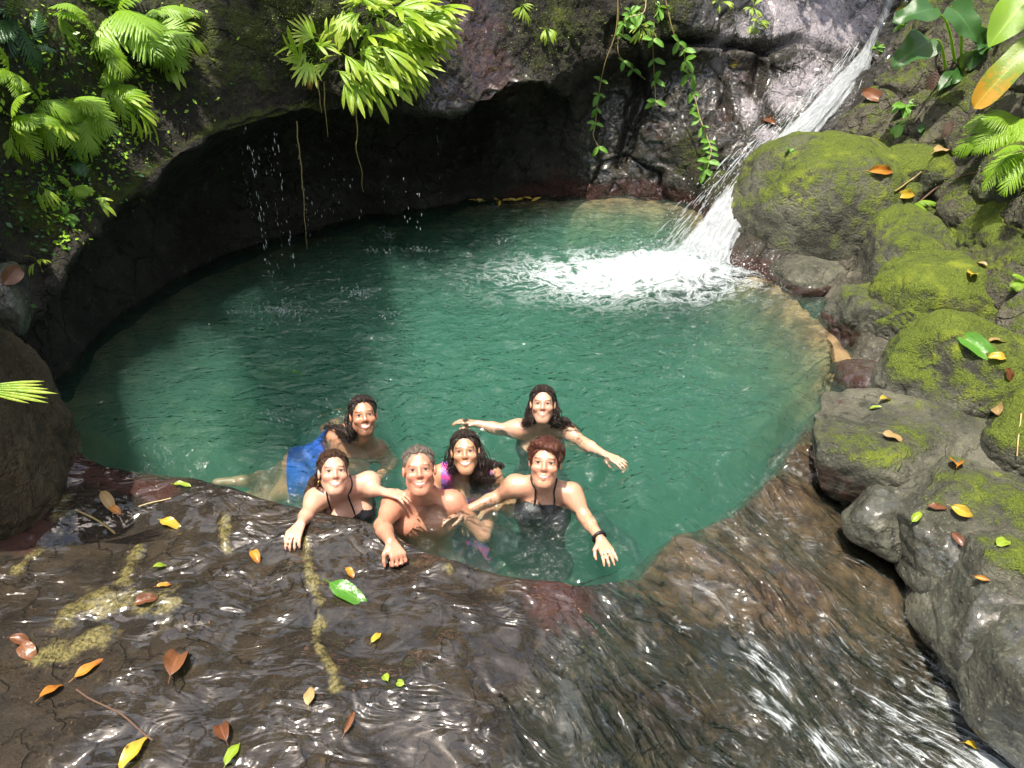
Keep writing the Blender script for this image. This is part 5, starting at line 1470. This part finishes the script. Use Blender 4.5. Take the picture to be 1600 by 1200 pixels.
def person(label, J, tone_mat, hair, wear, female=False, build=1.0, hs=1.0):
    jw = .92 if female else 1.08
    """J: joints in the world; one skin over everything, hair and swimwear as children"""
    hd = J['head']; fw = unit(J['face']); up = unit(J.get('up', np.array([0, 0, 1.])) - fw * (fw @ J.get('up', np.array([0, 0, 1.]))))
    rt = np.cross(up, fw)
    Rm = np.stack([rt, fw, up], 1)
    H = lambda x, y, z: hd + Rm @ (np.array([x, y, z]) * hs)
    g = 1.0 if not female else .86
    sl, sr, nk, ch, wa, pe = (J[k] for k in ('sl', 'sr', 'nk', 'ch', 'wa', 'pe'))
    ac = unit(sr - sl); ut = unit(nk - pe); ac = unit(ac - ut * (ac @ ut)); ft = np.cross(ac, ut)
    if ft @ J.get('front', fw) < 0:
        ft = -ft
    Tm = np.stack([ac, ft, ut], 1)
    b = build * g
    pr = [E_(ch, Tm, (.168 * b, .108 * b, .165 * b), .05), E_(wa, Tm, (.138 * b, .098 * b, .15 * b), .06), E_(pe, Tm, (.162 * b * (1.06 if female else 1), .115 * b, .125 * b), .06),
          C_(sl, sr, .050 * b, .050 * b, .05), C_(nk + ut * .02, sl + (sr - sl) * .12, .048 * b, .046 * b, .04), C_(nk + ut * .02, sr + (sl - sr) * .12, .048 * b, .046 * b, .04),
          E_(sl, np.eye(3), (.060 * b,) * 3, .04, 'arm'), E_(sr, np.eye(3), (.060 * b,) * 3, .04, 'arm')]
    if not female:
        for sg in (-1, 1):
            pr.append(E_(ch + ac * sg * .075 * b + ft * .062 * b + ut * .055 * b, Tm, (.085 * b, .045 * b, .06 * b), .04))
    else:
        for sg in (-1, 1):
            pr.append(E_(ch + ac * sg * .072 * b + ft * .072 * b + ut * .03 * b, Tm, (.072 * b, .062 * b, .068 * b), .035))
    for a, e, w, s_ in (('sl', 'el', 'wl', 'l'), ('sr', 'er', 'wr', 'r')):
        if e in J:
            m = J[a] * .62 + J[e] * .38
            pr += [C_(J[a], m, .052 * b, .047 * b, .03, 'arm'), C_(m, J[e], .047 * b, .037 * b, .03, 'arm'), C_(J[e], J[e] * .7 + J[w] * .3, .037 * b, .039 * b, .025, 'arm'), C_(J[e] * .7 + J[w] * .3, J[w], .039 * b, .026 * b, .02, 'arm')]
            hdv, hn, sg, curl = J['hand' + s_]
            pr += hand_prims(J[w], np.asarray(hdv, float), np.asarray(hn, float), sg, curl, .97 if not female else .88)
    for a, e, w in (('hipl', 'kl', 'al'), ('hipr', 'kr', 'ar')):
        if e in J:
            m = J[a] * .5 + J[e] * .5
            pr += [C_(J[a], m, .088 * b, .074 * b, .05, 'leg'), C_(m, J[e], .074 * b, .056 * b, .04, 'leg')]
            if w in J:
                c = J[e] * .68 + J[w] * .32
                fd = unit(J[w] - J[e]) * .4 + unit(J.get('foot', ft))
                pr += [C_(J[e], c, .054 * b, .056 * b, .03, 'leg'), C_(c, J[w], .056 * b, .034 * b, .03, 'leg'), C_(J[w], J[w] + unit(fd) * .15 * b, .034 * b, .026 * b, .02, 'leg')]
    q = hs
    k1 = .018
    pr += [C_(H(0, -.02, -.055), nk, .050 * q * (.9 if female else 1.08), .054 * b, .03, 'neck'),
           E_(H(0, -.014, .034), Rm, np.array((.0745, .094, .082)) * q, .02, 'head'), E_(H(0, .022, -.028), Rm, np.array((.061, .066, .082)) * q, .02, 'head'),
           C_(H(-.012, .058, -.098), H(.012, .058, -.098), .019 * q, .019 * q, .03, 'head'),
           C_(H(-.043 * jw, .0, -.058), H(-.012, .053, -.096), .018 * q, .016 * q, .035, 'head'), C_(H(.043 * jw, .0, -.058), H(.012, .053, -.096), .018 * q, .016 * q, .035, 'head'),
           C_(H(-.034, .072, .028), H(.034, .072, .028), .012 * q, .012 * q, .020, 'head'),
           C_(H(0, .082, .018), H(0, .0975, -.020), .0062 * q, .0088 * q, .014, 'head'), C_(H(-.009, .089, -.025), H(.009, .089, -.025), .0068 * q, .0068 * q, .012, 'head'),
           E_(H(.041, .062, -.022), Rm, np.array((.024, .022, .020)) * q, .018, 'head'), E_(H(-.041, .062, -.022), Rm, np.array((.024, .022, .020)) * q, .018, 'head'),
           C_(H(-.024, .078, -.053), H(0, .0865, -.055), .005 * q, .0065 * q, .008, 'head'), C_(H(.024, .078, -.053), H(0, .0865, -.055), .005 * q, .0065 * q, .008, 'head'),
           C_(H(-.020, .077, -.066), H(0, .0845, -.070), .005 * q, .0068 * q, .008, 'head'), C_(H(.020, .077, -.066), H(0, .0845, -.070), .005 * q, .0068 * q, .008, 'head')]
    for sg in (-1, 1):
        pr += [E_(H(sg * .077, -.008, -.004), Rm, np.array((.008, .017, .028)) * q, .008, 'head'), E_(H(sg * .032, .070, .007), Rm, np.array((.0155, .0135, .0120)) * q, .010, 'head')]
    subs = [E_(H(sg * .032, .096, .007), Rm, np.array((.014, .010, .008)) * q, .012) for sg in (-1, 1)]
    v, f = grow(pr, subs)
    v = relax(v, f, 1, .3)
    v2, f2 = grow(pr, subs, .0036, (hd - .19, hd + .19))         # the head again, finer, joined at the neck
    cut = -.128
    def above(vv, ff, m_):
        q_ = (vv[ff].mean(1) - hd) @ Rm / hs
        return (q_[:, 2] > cut + m_) & (np.hypot(q_[:, 0], q_[:, 1]) < .125 - m_)
    f = np.concatenate([f[~above(v, f, .006)], f2[above(v2, f2, 0)] + len(v)])
    v = np.concatenate([v, v2])
    root = J['pe'].copy()
    hc = (v - hd) @ Rm / hs
    near = (np.abs(hc) < .17).all(1)
    hc[~near] = 9.0
    me = mesh_data("person", v - root, f, tone_mat, attrs=dict(hc=hc))
    o = link("person", me, loc=root, label=label, cat="person", group="swimmers in the pool")
    nrm = np.zeros(len(v) * 3, np.float32); me.vertices.foreach_get("normal", nrm); nrm = nrm.reshape(-1, 3)
    # which limb each point of the skin belongs to
    best = np.full(len(v), 9.0); tagv = np.zeros(len(v), int); tags = ['torso', 'arm', 'hand', 'leg', 'neck', 'head']
    for p in pr:
        lo, hi = prim_bounds(p)
        m = ((v > lo - .05) & (v < hi + .05)).all(1)
        d = prim_d(p, v[m]); w = np.where(m)[0]
        c = d < best[w]
        best[w[c]] = d[c]; tagv[w[c]] = tags.index(p[6])
    loc = (v - ch) @ Tm
    for (nm_, mat_, fn, off) in wear:
        msk = fn(v, loc, tagv, hc)
        ff = f[msk[f].all(1)]
        if not len(ff):
            continue
        used = np.unique(ff); mp = np.full(len(v), -1); mp[used] = np.arange(len(used))
        wv = v[used] + nrm[used] * off
        wv = wv + nrm[used] * (fbm(wv * 22, 2) * off * .6)[:, None]
        link(nm_, mesh_data(nm_, wv - root, mp[ff], mat_), o)
    for item in hair(H, Rm, hs):
        if len(item) == 3:
            link(item[0], mesh_data(item[0], item[2][0] - root, item[2][1], item[1]), o)
            continue
        nm_, mat_, prims, subs_, amp = item
        hv, hf = grow(prims, subs_, .006)
        hm = mesh_data(nm_, hv, hf)
        n3 = np.zeros(len(hv) * 3, np.float32); hm.vertices.foreach_get("normal", n3); bpy.data.meshes.remove(hm)
        ql = (hv - hd) @ Rm
        hv = hv + n3.reshape(-1, 3) * (fbm(col3(ql[:, 0] * 85, ql[:, 1] * 30, ql[:, 2] * 30), 3) * amp)[:, None]
        link(nm_, mesh_data(nm_, hv - root, hf, mat_), o)
    return o, v, nrm, H, root
def strap(o, v, nrm, root, pts, rad, mat, name="strap"):
    out = []
    for p in catmull(pts, 14):
        i = np.argmin(((v - p) ** 2).sum(1)); out.append(v[i] + nrm[i] * rad * .6)
    out = catmull(np.array(out)[::2], 20)
    a, f = tube(out - root, rad, 6)
    link(name, mesh_data(name, a, f, mat), o)

def cap(inflate=.010, hair_y=.070, hair_z=.078, nape=-.08, n=(.84, -.54), sides=True):
    """hair over the skull, cut along the hairline"""
    def prims(H, Rm, s):
        pr = [E_(H(0, -.018, .036), Rm, np.array((.0765 + inflate, .095 + inflate, .083 + inflate)) * s, .02), C_(H(0, -.055, .0), H(0, -.058, nape + .02), (.062 + inflate * .5) * s, .045 * s, .03)]
        c = H(0, 0, 0); bx = (c - .3, c + .3)
        nn = Rm @ np.array([0, n[0], n[1]])
        sb = [('plane', H(0, .052, .030), Rm @ unit(np.array([0, .80, -.60])), .012, bx),
              E_(H(0, .090, hair_z - .090), Rm, np.array((.064, .085, .088)) * s, .016)]
        return pr, sb
    return prims

def strands(H, s, n, seed, back=(190, 215), inflate=.008, z0=.082, rad=.0024, wave=.006, short=None, lat=78, ends=()):
    """combed wet hair: strands laid from the hairline over the skull, on to the nape or into locks"""
    rs = np.random.default_rng(seed)
    parts = []
    for k in range(n):
        al = R(rs.uniform(-lat, lat)); inf = inflate + rs.uniform(-.002, .004)
        th0 = R(38 + 34 * (1 - math.cos(al)) + rs.normal() * 4)          # the hairline falls back at the temples
        th1 = R(rs.uniform(*back))
        if short:
            th0 = R(rs.uniform(40, 190)) if rs.random() < .75 else th0
            th1 = th0 + R(rs.uniform(*short))
        m = 9
        th = np.linspace(th0, th1, m)
        wob_ = rs.normal() * .12 + wave * 8 * np.sin(th * rs.uniform(2, 4) + rs.uniform(0, 6))
        lift = inf + (.010 * np.linspace(0, 1, m) ** 2 * rs.uniform(0, 1) if short else 0 * th)
        a2 = al + wob_ * .25 * np.linspace(0, 1, m)
        x = (.0765 + lift) * np.sin(a2); y = -.018 + (.095 + lift) * np.cos(a2) * np.cos(th); z = .036 + (.083 + lift) * np.cos(a2) * np.sin(th)
        pts = np.array([H(*q) for q in zip(x, y, z)])
        if ends and abs(math.degrees(al)) > 12:
            side_ = [e for e in ends if e[0] * al > 0]
            if side_:
                lk = side_[rs.integers(0, len(side_))][1]
                cut_ = rs.integers(5, m)
                tail = [p_ + rs.normal(size=3) * .018 for p_ in lk[:rs.integers(2, len(lk) + 1)]]
                pts = catmull(np.concatenate([pts[:cut_], tail]), 16)
        mm_ = len(pts)
        v_, f_ = tube(pts, rad * rs.uniform(.6, 1.5) * np.concatenate([[.4], np.ones(mm_ - 3), [.7, .25]]), 4)
        parts.append((v_, f_))
    return join(parts)
CAMP = np.array([0, 0, CAMH])
def look(h, el, side=0.0):
    d = CAMP - h; d[2] = 0; d = unit(d)
    a = math.atan2(d[0], -d[1]) + side
    return np.array([math.sin(a) * math.cos(el), -math.cos(a) * math.cos(el), math.sin(el)])
V3 = lambda *a: np.array(a, float)
M_BLACK = cloth_material("black_swimwear", (.008, .008, .011))
M_BLUE = cloth_material("blue_swim_shorts", (.012, .10, .52), (.01, .07, .42), 6)
M_PINK = cloth_material("pink_print_swimsuit", (.55, .05, .22), (.20, .10, .34), 34)
M_GREY = cloth_material("dark_grey_swimwear", (.03, .03, .035))
M_NAVY = cloth_material("navy_swim_shorts", (.01, .015, .04))
M_GOLD = NT("gold_metal"); M_GOLD = M_GOLD.done(M_GOLD.n("BsdfPrincipled", None, Base_Color=(.8, .55, .2), Metallic=1.0, Roughness=.2))
H_GREY = hair_material("short_grey_brown_hair", (.07, .055, .042), (.23, .19, .155))
H_DARK = hair_material("dark_wet_hair", (.008, .005, .004), (.035, .02, .014))
H_BROWN = hair_material("brown_wet_hair", (.02, .009, .005), (.085, .038, .018))
H_RED = hair_material("short_auburn_hair", (.035, .010, .006), (.13, .040, .022))
S_PINK = skin_material("sunburnt_skin", (.56, .26, .175), flush=.45, brow=(.16, .10, .06), mw=1.05, th=.8, curve=7.0)
S_FAIR = skin_material("fair_skin", (.62, .365, .27), lip=(.46, .15, .13), flush=.45, mw=.95, th=1.25)
S_TAN = skin_material("tanned_bearded_skin", (.50, .245, .15), beard=.75, flush=.35, mw=1.1, th=1.1)
S_OLIVE = skin_material("olive_skin", (.50, .28, .17), flush=.35, mw=1.1, th=1.2)
S_WARM = skin_material("warm_skin", (.57, .31, .21), flush=.5, th=.8)
S_PALE = skin_material("pale_skin", (.58, .335, .24), flush=.4, mw=.92, th=.7, curve=11.0, brow=(.03, .016, .01))


def hips(J, w=.085):
    a = unit(J['sr'] - J['sl'])
    J['hipl'] = J['pe'] - a * w; J['hipr'] = J['pe'] + a * w
TORSO, ARM, HAND, LEG, NECK, HEAD = range(6)

# --- man leaning on the rock lip, fist on the stone
h = P(655, 735, .245)
nk = h + V3(.0, .035, -.160)
J = dict(head=h, face=look(h, .58), nk=nk, sl=nk + V3(-.146, .0, -.078), sr=nk + V3(.146, .03, -.090), ch=nk + V3(0, .03, -.23), wa=nk + V3(0, .08, -.43), pe=nk + V3(0, .14, -.62), front=V3(0, -1, 0))
J['el'] = P(597, 822, .045); J['wl'] = P(610, 846, .095); J['handl'] = (V3(.42, -.72, -.15), V3(.05, -.35, -1), 1, 1.5)
J['er'] = nk + V3(.30, -.02, -.26); J['wr'] = P(770, 790, -.16); J['handr'] = (V3(1, .1, .1), V3(0, .2, -1), -1, .35)
J['kl'] = J['pe'] + V3(-.12, .12, -.44); J['kr'] = J['pe'] + V3(.12, .16, -.44)
hips(J)
def hair_m1(H, Rm, s):
    pr, sb = cap(.003, .058, .090, -.045, (.62, -.78))(H, Rm, s)
    c = H(0, 0, 0); bx = (c - .3, c + .3)
    sb.append(('plane', H(0, .0, .012), Rm @ unit(V3(0, .35, -1)), .012, bx))
    pr += [C_(H(.012, .055, .106), H(-.018, .086, .078), .010 * s, .004 * s, .01), C_(H(-.02, .05, .106), H(.008, .084, .082), .009 * s, .004 * s, .01)]
    return [("hair", H_GREY, pr[:2], sb, .004), ("hair_strands", H_GREY, strands(H, s, 420, 1, inflate=.005, rad=.0019, short=(12, 26), lat=70))]
person("man with short wet grey-brown hair and bare chest gripping the rock lip", J, S_PINK, hair_m1,
       [("swim_shorts", M_NAVY, lambda v, l, t, hc: ((t == LEG) | (t == TORSO)) & (l[:, 2] < -.36), .006)], build=.98, hs=.98)

# --- young woman left of him, one hand on the lip, the other on his shoulder
h = P(521, 738, .205)
nk = h + V3(.012, .055, -.135)
J = dict(head=h, face=look(h, .60, .12), up=V3(.10, .15, 1), nk=nk, sl=nk + V3(-.125, -.04, -.045), sr=nk + V3(.130, .06, -.015), ch=nk + V3(.01, .03, -.19), wa=nk + V3(.01, .05, -.38), pe=nk + V3(.01, .08, -.56), front=V3(0, -1, 0))
J['el'] = P(481, 803, .035); J['wl'] = P(470, 818, .075); J['handl'] = (V3(-.1, -.8, -.02), V3(.1, -.2, -1), 1, .5)
J['er'] = P(577, 764, .03); J['wr'] = P(600, 769, .085); J['handr'] = (V3(.9, -.35, .12), V3(.1, -.2, -1), -1, .45)
J['kl'] = J['pe'] + V3(-.1, .1, -.40); J['kr'] = J['pe'] + V3(.1, .14, -.40)
hips(J, .08)
def hair_f1(H, Rm, s):
    pr, sb = cap(.004, .070, .082, -.07)(H, Rm, s)
    a = H(0, 0, 0)
    tail = [H(-.015, -.085, -.02), P(496, 757, .06), P(489, 771, .015), P(492, 783, -.03)]
    tl = [C_(tail[0], tail[1], .040 * s, .042, .03), C_(tail[1], tail[2], .040, .036, .03), C_(tail[2], tail[3], .034, .018, .03), C_(P(499, 752, .07), P(484, 768, .0), .030, .018, .02)]
    return [("hair", H_BROWN, pr, sb, .004), ("hair_tail", H_BROWN, tl, [], .010), ("hair_strands", H_BROWN, strands(H, s, 300, 2, inflate=.007, ends=[(-1, [H(-.05, -.09, -.04), P(496, 757, .06), P(487, 771, .02), P(490, 784, -.03)])]))]
o, v, nr, H, root = person("young woman with slicked brown hair reaching for the man's shoulder", J, S_FAIR, hair_f1,
       [("bikini_top", M_BLACK, lambda v, l, t, hc: (t == TORSO) & (l[:, 2] < .085 - .45 * np.abs(np.abs(l[:, 0]) - .062)) & (l[:, 2] > -.075) , .005),
        ("bikini_bottom", M_BLACK, lambda v, l, t, hc: ((t == TORSO) | (t == LEG)) & (l[:, 2] < -.32) & (l[:, 2] > -.46), .005)], female=True, hs=.90)
c = J['ch']; f_ = V3(0, -.11, 0)
for sg in (-1, 1):
    strap(o, v, nr, root, [c + V3(sg * .065, -.12, .03), nk + V3(sg * .055, -.06, -.03), nk + V3(sg * .048, .0, .03), nk + V3(0, .06, .04)], .004, M_BLACK)
a, f = tube([H(-.078, -.005, -.040) + V3(.012 * math.cos(q) * .3, .012 * math.cos(q), .012 * math.sin(q) - .010) for q in np.linspace(0, 6.2, 14)], .0022, 5)
link("earring", mesh_data("earring", a - root, f, M_GOLD), o)

# --- long-haired bearded man swimming prone in blue shorts
h = P(568, 650, .185)
nk = h + V3(-.035, .03, -.145)
J = dict(head=h, face=look(h, .52, .08), up=V3(.02, .1, 1), nk=nk, sl=P(543, 680, -.045), sr=P(590, 704, -.12), ch=P(541, 705, -.145), wa=P(505, 725, -.235), pe=P(478, 738, -.275), front=V3(.2, -.2, -1))
J['el'] = P(510, 672, -.16); J['wl'] = P(545, 650, -.28); J['handl'] = (V3(.9, .4, -.1), V3(0, 0, -1), 1, .3)
J['er'] = P(612, 722, -.20); J['wr'] = P(592, 745, -.16); J['handr'] = (V3(-.6, -.6, -.1), V3(0, 0, -1), 1, .3)
J['hipl'] = P(472, 727, -.295); J['hipr'] = P(480, 751, -.315)
J['kl'] = P(424, 750, -.38); J['kr'] = P(430, 776, -.42); J['al'] = P(378, 752, -.38); J['ar'] = P(374, 778, -.50); J['foot'] = V3(-1, -.1, 0)
def hair_m2(H, Rm, s):
    pr, sb = cap(.005, .066, .086, -.075)(H, Rm, s)
    tl = [C_(H(-.062, -.03, -.03), H(-.085, -.04, -.10), .030 * s, .026, .02), C_(H(-.085, -.04, -.10), P(530, 672, .015), .026, .026, .03), C_(P(530, 672, .015), P(508, 668, -.02), .028, .012, .03),
          C_(H(0, -.085, -.03), H(-.02, -.11, -.09), .045, .03, .02)]
    return [("hair", H_DARK, pr, sb, .004), ("long_hair", H_DARK, tl, [], .009), ("hair_strands", H_DARK, strands(H, s, 320, 3, inflate=.008, ends=[(-1, [H(-.08, -.03, -.06), H(-.09, -.04, -.12), P(530, 672, .02), P(510, 668, .0)])]))]
person("bearded man with long wet hair swimming prone in blue shorts", J, S_TAN, hair_m2,
       [("swim_shorts", M_BLUE, lambda v, l, t, hc: ((t == LEG) | (t == TORSO)) & (v[:, 0] < P(503, 712, -.08)[0] + .12 * (v[:, 1] - P(503, 712, -.08)[1])) & (v[:, 0] > P(436, 730, -.1)[0]), .010)], build=1.0, hs=.92)

# --- woman in the pink swimsuit behind the two in front
h = P(727, 706, .195)
nk = h + V3(.0, .05, -.145)
J = dict(head=h, face=look(h, .55, -.05), up=V3(-.05, .1, 1), nk=nk, sl=nk + V3(-.130, .01, -.045), sr=nk + V3(.130, .02, -.065), ch=nk + V3(0, .02, -.195), wa=nk + V3(.0, .04, -.40), pe=nk + V3(.0, .04, -.56), front=V3(0, -1, 0))
J['el'] = nk + V3(-.25, -.10, -.22); J['wl'] = P(716, 800, -.12); J['handl'] = (V3(.4, -.7, -.1), V3(.1, -.3, -1), 1, .4)
J['er'] = nk + V3(.26, -.08, -.22); J['wr'] = P(770, 790, -.16); J['handr'] = (V3(-.4, -.8, .0), V3(0, -.2, -1), -1, .4)
hips(J, .08)
J['kl'] = J['pe'] + V3(-.09, -.32, -.16); J['kr'] = J['pe'] + V3(.10, -.30, -.18); J['al'] = J['kl'] + V3(0, .12, -.38); J['ar'] = J['kr'] + V3(.05, .12, -.38)
def hair_f2(H, Rm, s):
    pr, sb = cap(.005, .066, .080, -.075)(H, Rm, s)
    tl = [C_(H(.065, -.02, -.03), P(747, 738, .07), .034 * s, .036, .02), C_(P(747, 738, .07), P(756, 752, .0), .040, .042, .03), C_(P(756, 752, .0), P(774, 742, -.005), .042, .034, .03), C_(P(766, 728, .02), P(783, 728, -.01), .030, .02, .03),
          C_(H(.05, -.05, -.06), P(770, 730, .02), .036, .03, .03), C_(P(748, 752, .0), P(738, 768, -.05), .034, .014, .03), C_(H(-.066, -.04, -.01), H(-.075, -.05, -.07), .026, .014, .02)]
    return [("hair", H_DARK, pr, sb, .004), ("long_hair", H_DARK, tl, [], .012), ("hair_strands", H_DARK, strands(H, s, 320, 4, inflate=.008, ends=[(1, [H(.075, -.02, -.06), P(750, 738, .08), P(760, 752, .03), P(776, 742, .02)]), (1, [H(.07, -.02, -.05), P(745, 745, .05), P(738, 768, -.03)]), (-1, [H(-.078, -.05, -.06), H(-.07, -.06, -.11)])]))]
o, v, nr, H, root = person("woman in pink patterned swimsuit with dark hair over her shoulder", J, S_OLIVE, hair_f2,
       [("swimsuit", M_PINK, lambda v, l, t, hc: (t == TORSO) & (l[:, 2] < .07 + .4 * np.maximum(np.abs(l[:, 0]) - .07, 0)) & (np.abs(l[:, 0]) < .16) | ((t == LEG) & (l[:, 2] > -.46) & (l[:, 2] < -.3)), .006),
        ("shoulder_strap", M_PINK, lambda v, l, t, hc: ((t == TORSO) | (t == ARM) | (t == NECK)) & (np.abs(l[:, 0] + .105) < .030) & (l[:, 2] > -.02), .008),
        ("shoulder_strap", M_PINK, lambda v, l, t, hc: ((t == TORSO) | (t == ARM) | (t == NECK)) & (np.abs(l[:, 0] - .105) < .030) & (l[:, 2] > -.02), .008)], female=True, hs=.90)

# --- woman farthest out, arms spread on the water
h = P(848, 632, .175)
nk = h + V3(-.005, .045, -.145)
J = dict(head=h, face=look(h, .52), nk=nk, sl=nk + V3(-.135, .0, -.050), sr=nk + V3(.135, .0, -.050), ch=nk + V3(0, .03, -.20), wa=nk + V3(.0, .10, -.36), pe=nk + V3(.0, .16, -.52), front=V3(0, -1, 0))
J['el'] = P(780, 671, -.030); J['wl'] = P(746, 662, -.008); J['handl'] = (V3(-.9, .25, .0), V3(0, -.2, -1), -1, .25)
J['er'] = P(914, 694, -.028); J['wr'] = P(942, 709, -.012); J['handr'] = (V3(.75, -.6, -.02), V3(0, -.1, -1), 1, .2)
hips(J, .08)
J['kl'] = J['pe'] + V3(-.22, -.30, -.06); J['kr'] = J['pe'] + V3(.26, -.28, -.06); J['al'] = J['kl'] + V3(.02, .16, -.36); J['ar'] = J['kr'] + V3(.28, -.14, -.12)
def hair_f3(H, Rm, s):
    pr, sb = cap(.005, .070, .080, -.075)(H, Rm, s)
    tl = [C_(H(-.062, -.035, -.02), H(-.074, -.035, -.10), .026 * s, .024, .02), C_(H(-.074, -.035, -.10), P(818, 662, .02), .030, .018, .03), C_(H(.062, -.035, -.02), H(.074, -.035, -.10), .026 * s, .026, .02),
          C_(H(.074, -.035, -.10), P(885, 662, .02), .032, .026, .03), C_(P(880, 658, .03), P(898, 676, -.02), .026, .012, .03), C_(H(0, -.09, -.03), H(0, -.115, -.09), .042, .028, .03)]
    return [("hair", H_DARK, pr, sb, .004), ("long_hair", H_DARK, tl, [], .009), ("hair_strands", H_DARK, strands(H, s, 320, 5, inflate=.008, ends=[(-1, [H(-.078, -.03, -.05), H(-.08, -.03, -.11), P(816, 664, .02)]), (1, [H(.078, -.03, -.05), H(.082, -.03, -.11), P(885, 662, .03), P(900, 678, -.01)])]))]
person("long-haired woman farthest from the rock lip, arms spread on the water", J, S_PALE, hair_f3,
       [("swimsuit", M_GREY, lambda v, l, t, hc: ((t == TORSO) & (l[:, 2] < .075)) | ((t == LEG) & (l[:, 2] > -.44)), .006)], female=True, hs=.88)

# --- short-haired woman in the black halter swimsuit
h = P(852, 723, .275)
nk = h + V3(-.005, .045, -.150)
J = dict(head=h, face=look(h, .52, -.06), up=V3(.03, .1, 1), nk=nk, sl=nk + V3(-.142, .03, -.045), sr=nk + V3(.142, -.02, -.060), ch=nk + V3(.0, .0, -.20), wa=nk + V3(.0, -.04, -.38), pe=nk + V3(.0, -.02, -.52), front=V3(.05, -1, 0))
J['el'] = P(780, 775, -.02); J['wl'] = P(728, 798, -.04); J['handl'] = (V3(-.9, -.4, .0), V3(0, -.2, -1), -1, .35)
J['er'] = P(914, 808, .0); J['wr'] = P(938, 842, .0); J['handr'] = (V3(.25, -.9, -.06), V3(.1, -.2, -1), 1, .3)
hips(J, .085)
J['kl'] = P(768, 832, -.22); J['kr'] = P(858, 868, -.30); J['al'] = P(800, 868, -.52); J['ar'] = P(852, 905, -.62)
def hair_f4(H, Rm, s):
    pr, sb = cap(.012, .070, .078, -.045, (.75, -.66))(H, Rm, s)
    c = H(0, 0, 0); bx = (c - .3, c + .3)
    sb.append(('plane', H(0, .0, -.022), Rm @ unit(V3(0, .25, -1)), .012, bx))
    fr = [C_(H(-.05, .06, .098), H(.045, .074, .082), .022 * s, .020 * s, .02), C_(H(.05, .05, .09), H(.072, .035, .02), .020 * s, .012 * s, .02), C_(H(-.055, .05, .085), H(-.076, .025, .015), .018 * s, .010 * s, .02)]
    return [("hair", H_RED, pr, sb, .008), ("fringe", H_RED, fr, [], .008), ("hair_strands", H_RED, strands(H, s, 520, 6, inflate=.015, rad=.0022, wave=.02, short=(14, 32), lat=80))]
o, v, nr, H, root = person("woman with short auburn hair in black halter swimsuit, shoulders above water", J, S_WARM, hair_f4,
       [("swimsuit", M_BLACK, lambda v, l, t, hc: ((t == TORSO) & (l[:, 2] < .105 - .9 * np.maximum(np.abs(l[:, 0]) - .08, 0))) | ((t == LEG) & (l[:, 2] > -.42)), .007)], female=True, build=.98, hs=.96)
c = J['ch']
for sg in (-1, 1):
    strap(o, v, nr, root, [c + V3(sg * .05, -.12, .08), nk + V3(sg * .05, -.06, -.02), nk + V3(sg * .05, .0, .03), nk + V3(0, .06, .04)], .005, M_BLACK)
w = J['wr']; dv = unit(J['wr'] - J['er']); sd = unit(np.cross(dv, V3(0, 0, 1))); u2 = np.cross(sd, dv)
a, f = tube([w - dv * .012 + sd * .030 * math.cos(q) + u2 * .030 * math.sin(q) for q in np.linspace(0, 6.283, 16)], .008, 6)
link("wrist_band", mesh_data("wrist_band", a - root, f, M_BLACK), o)
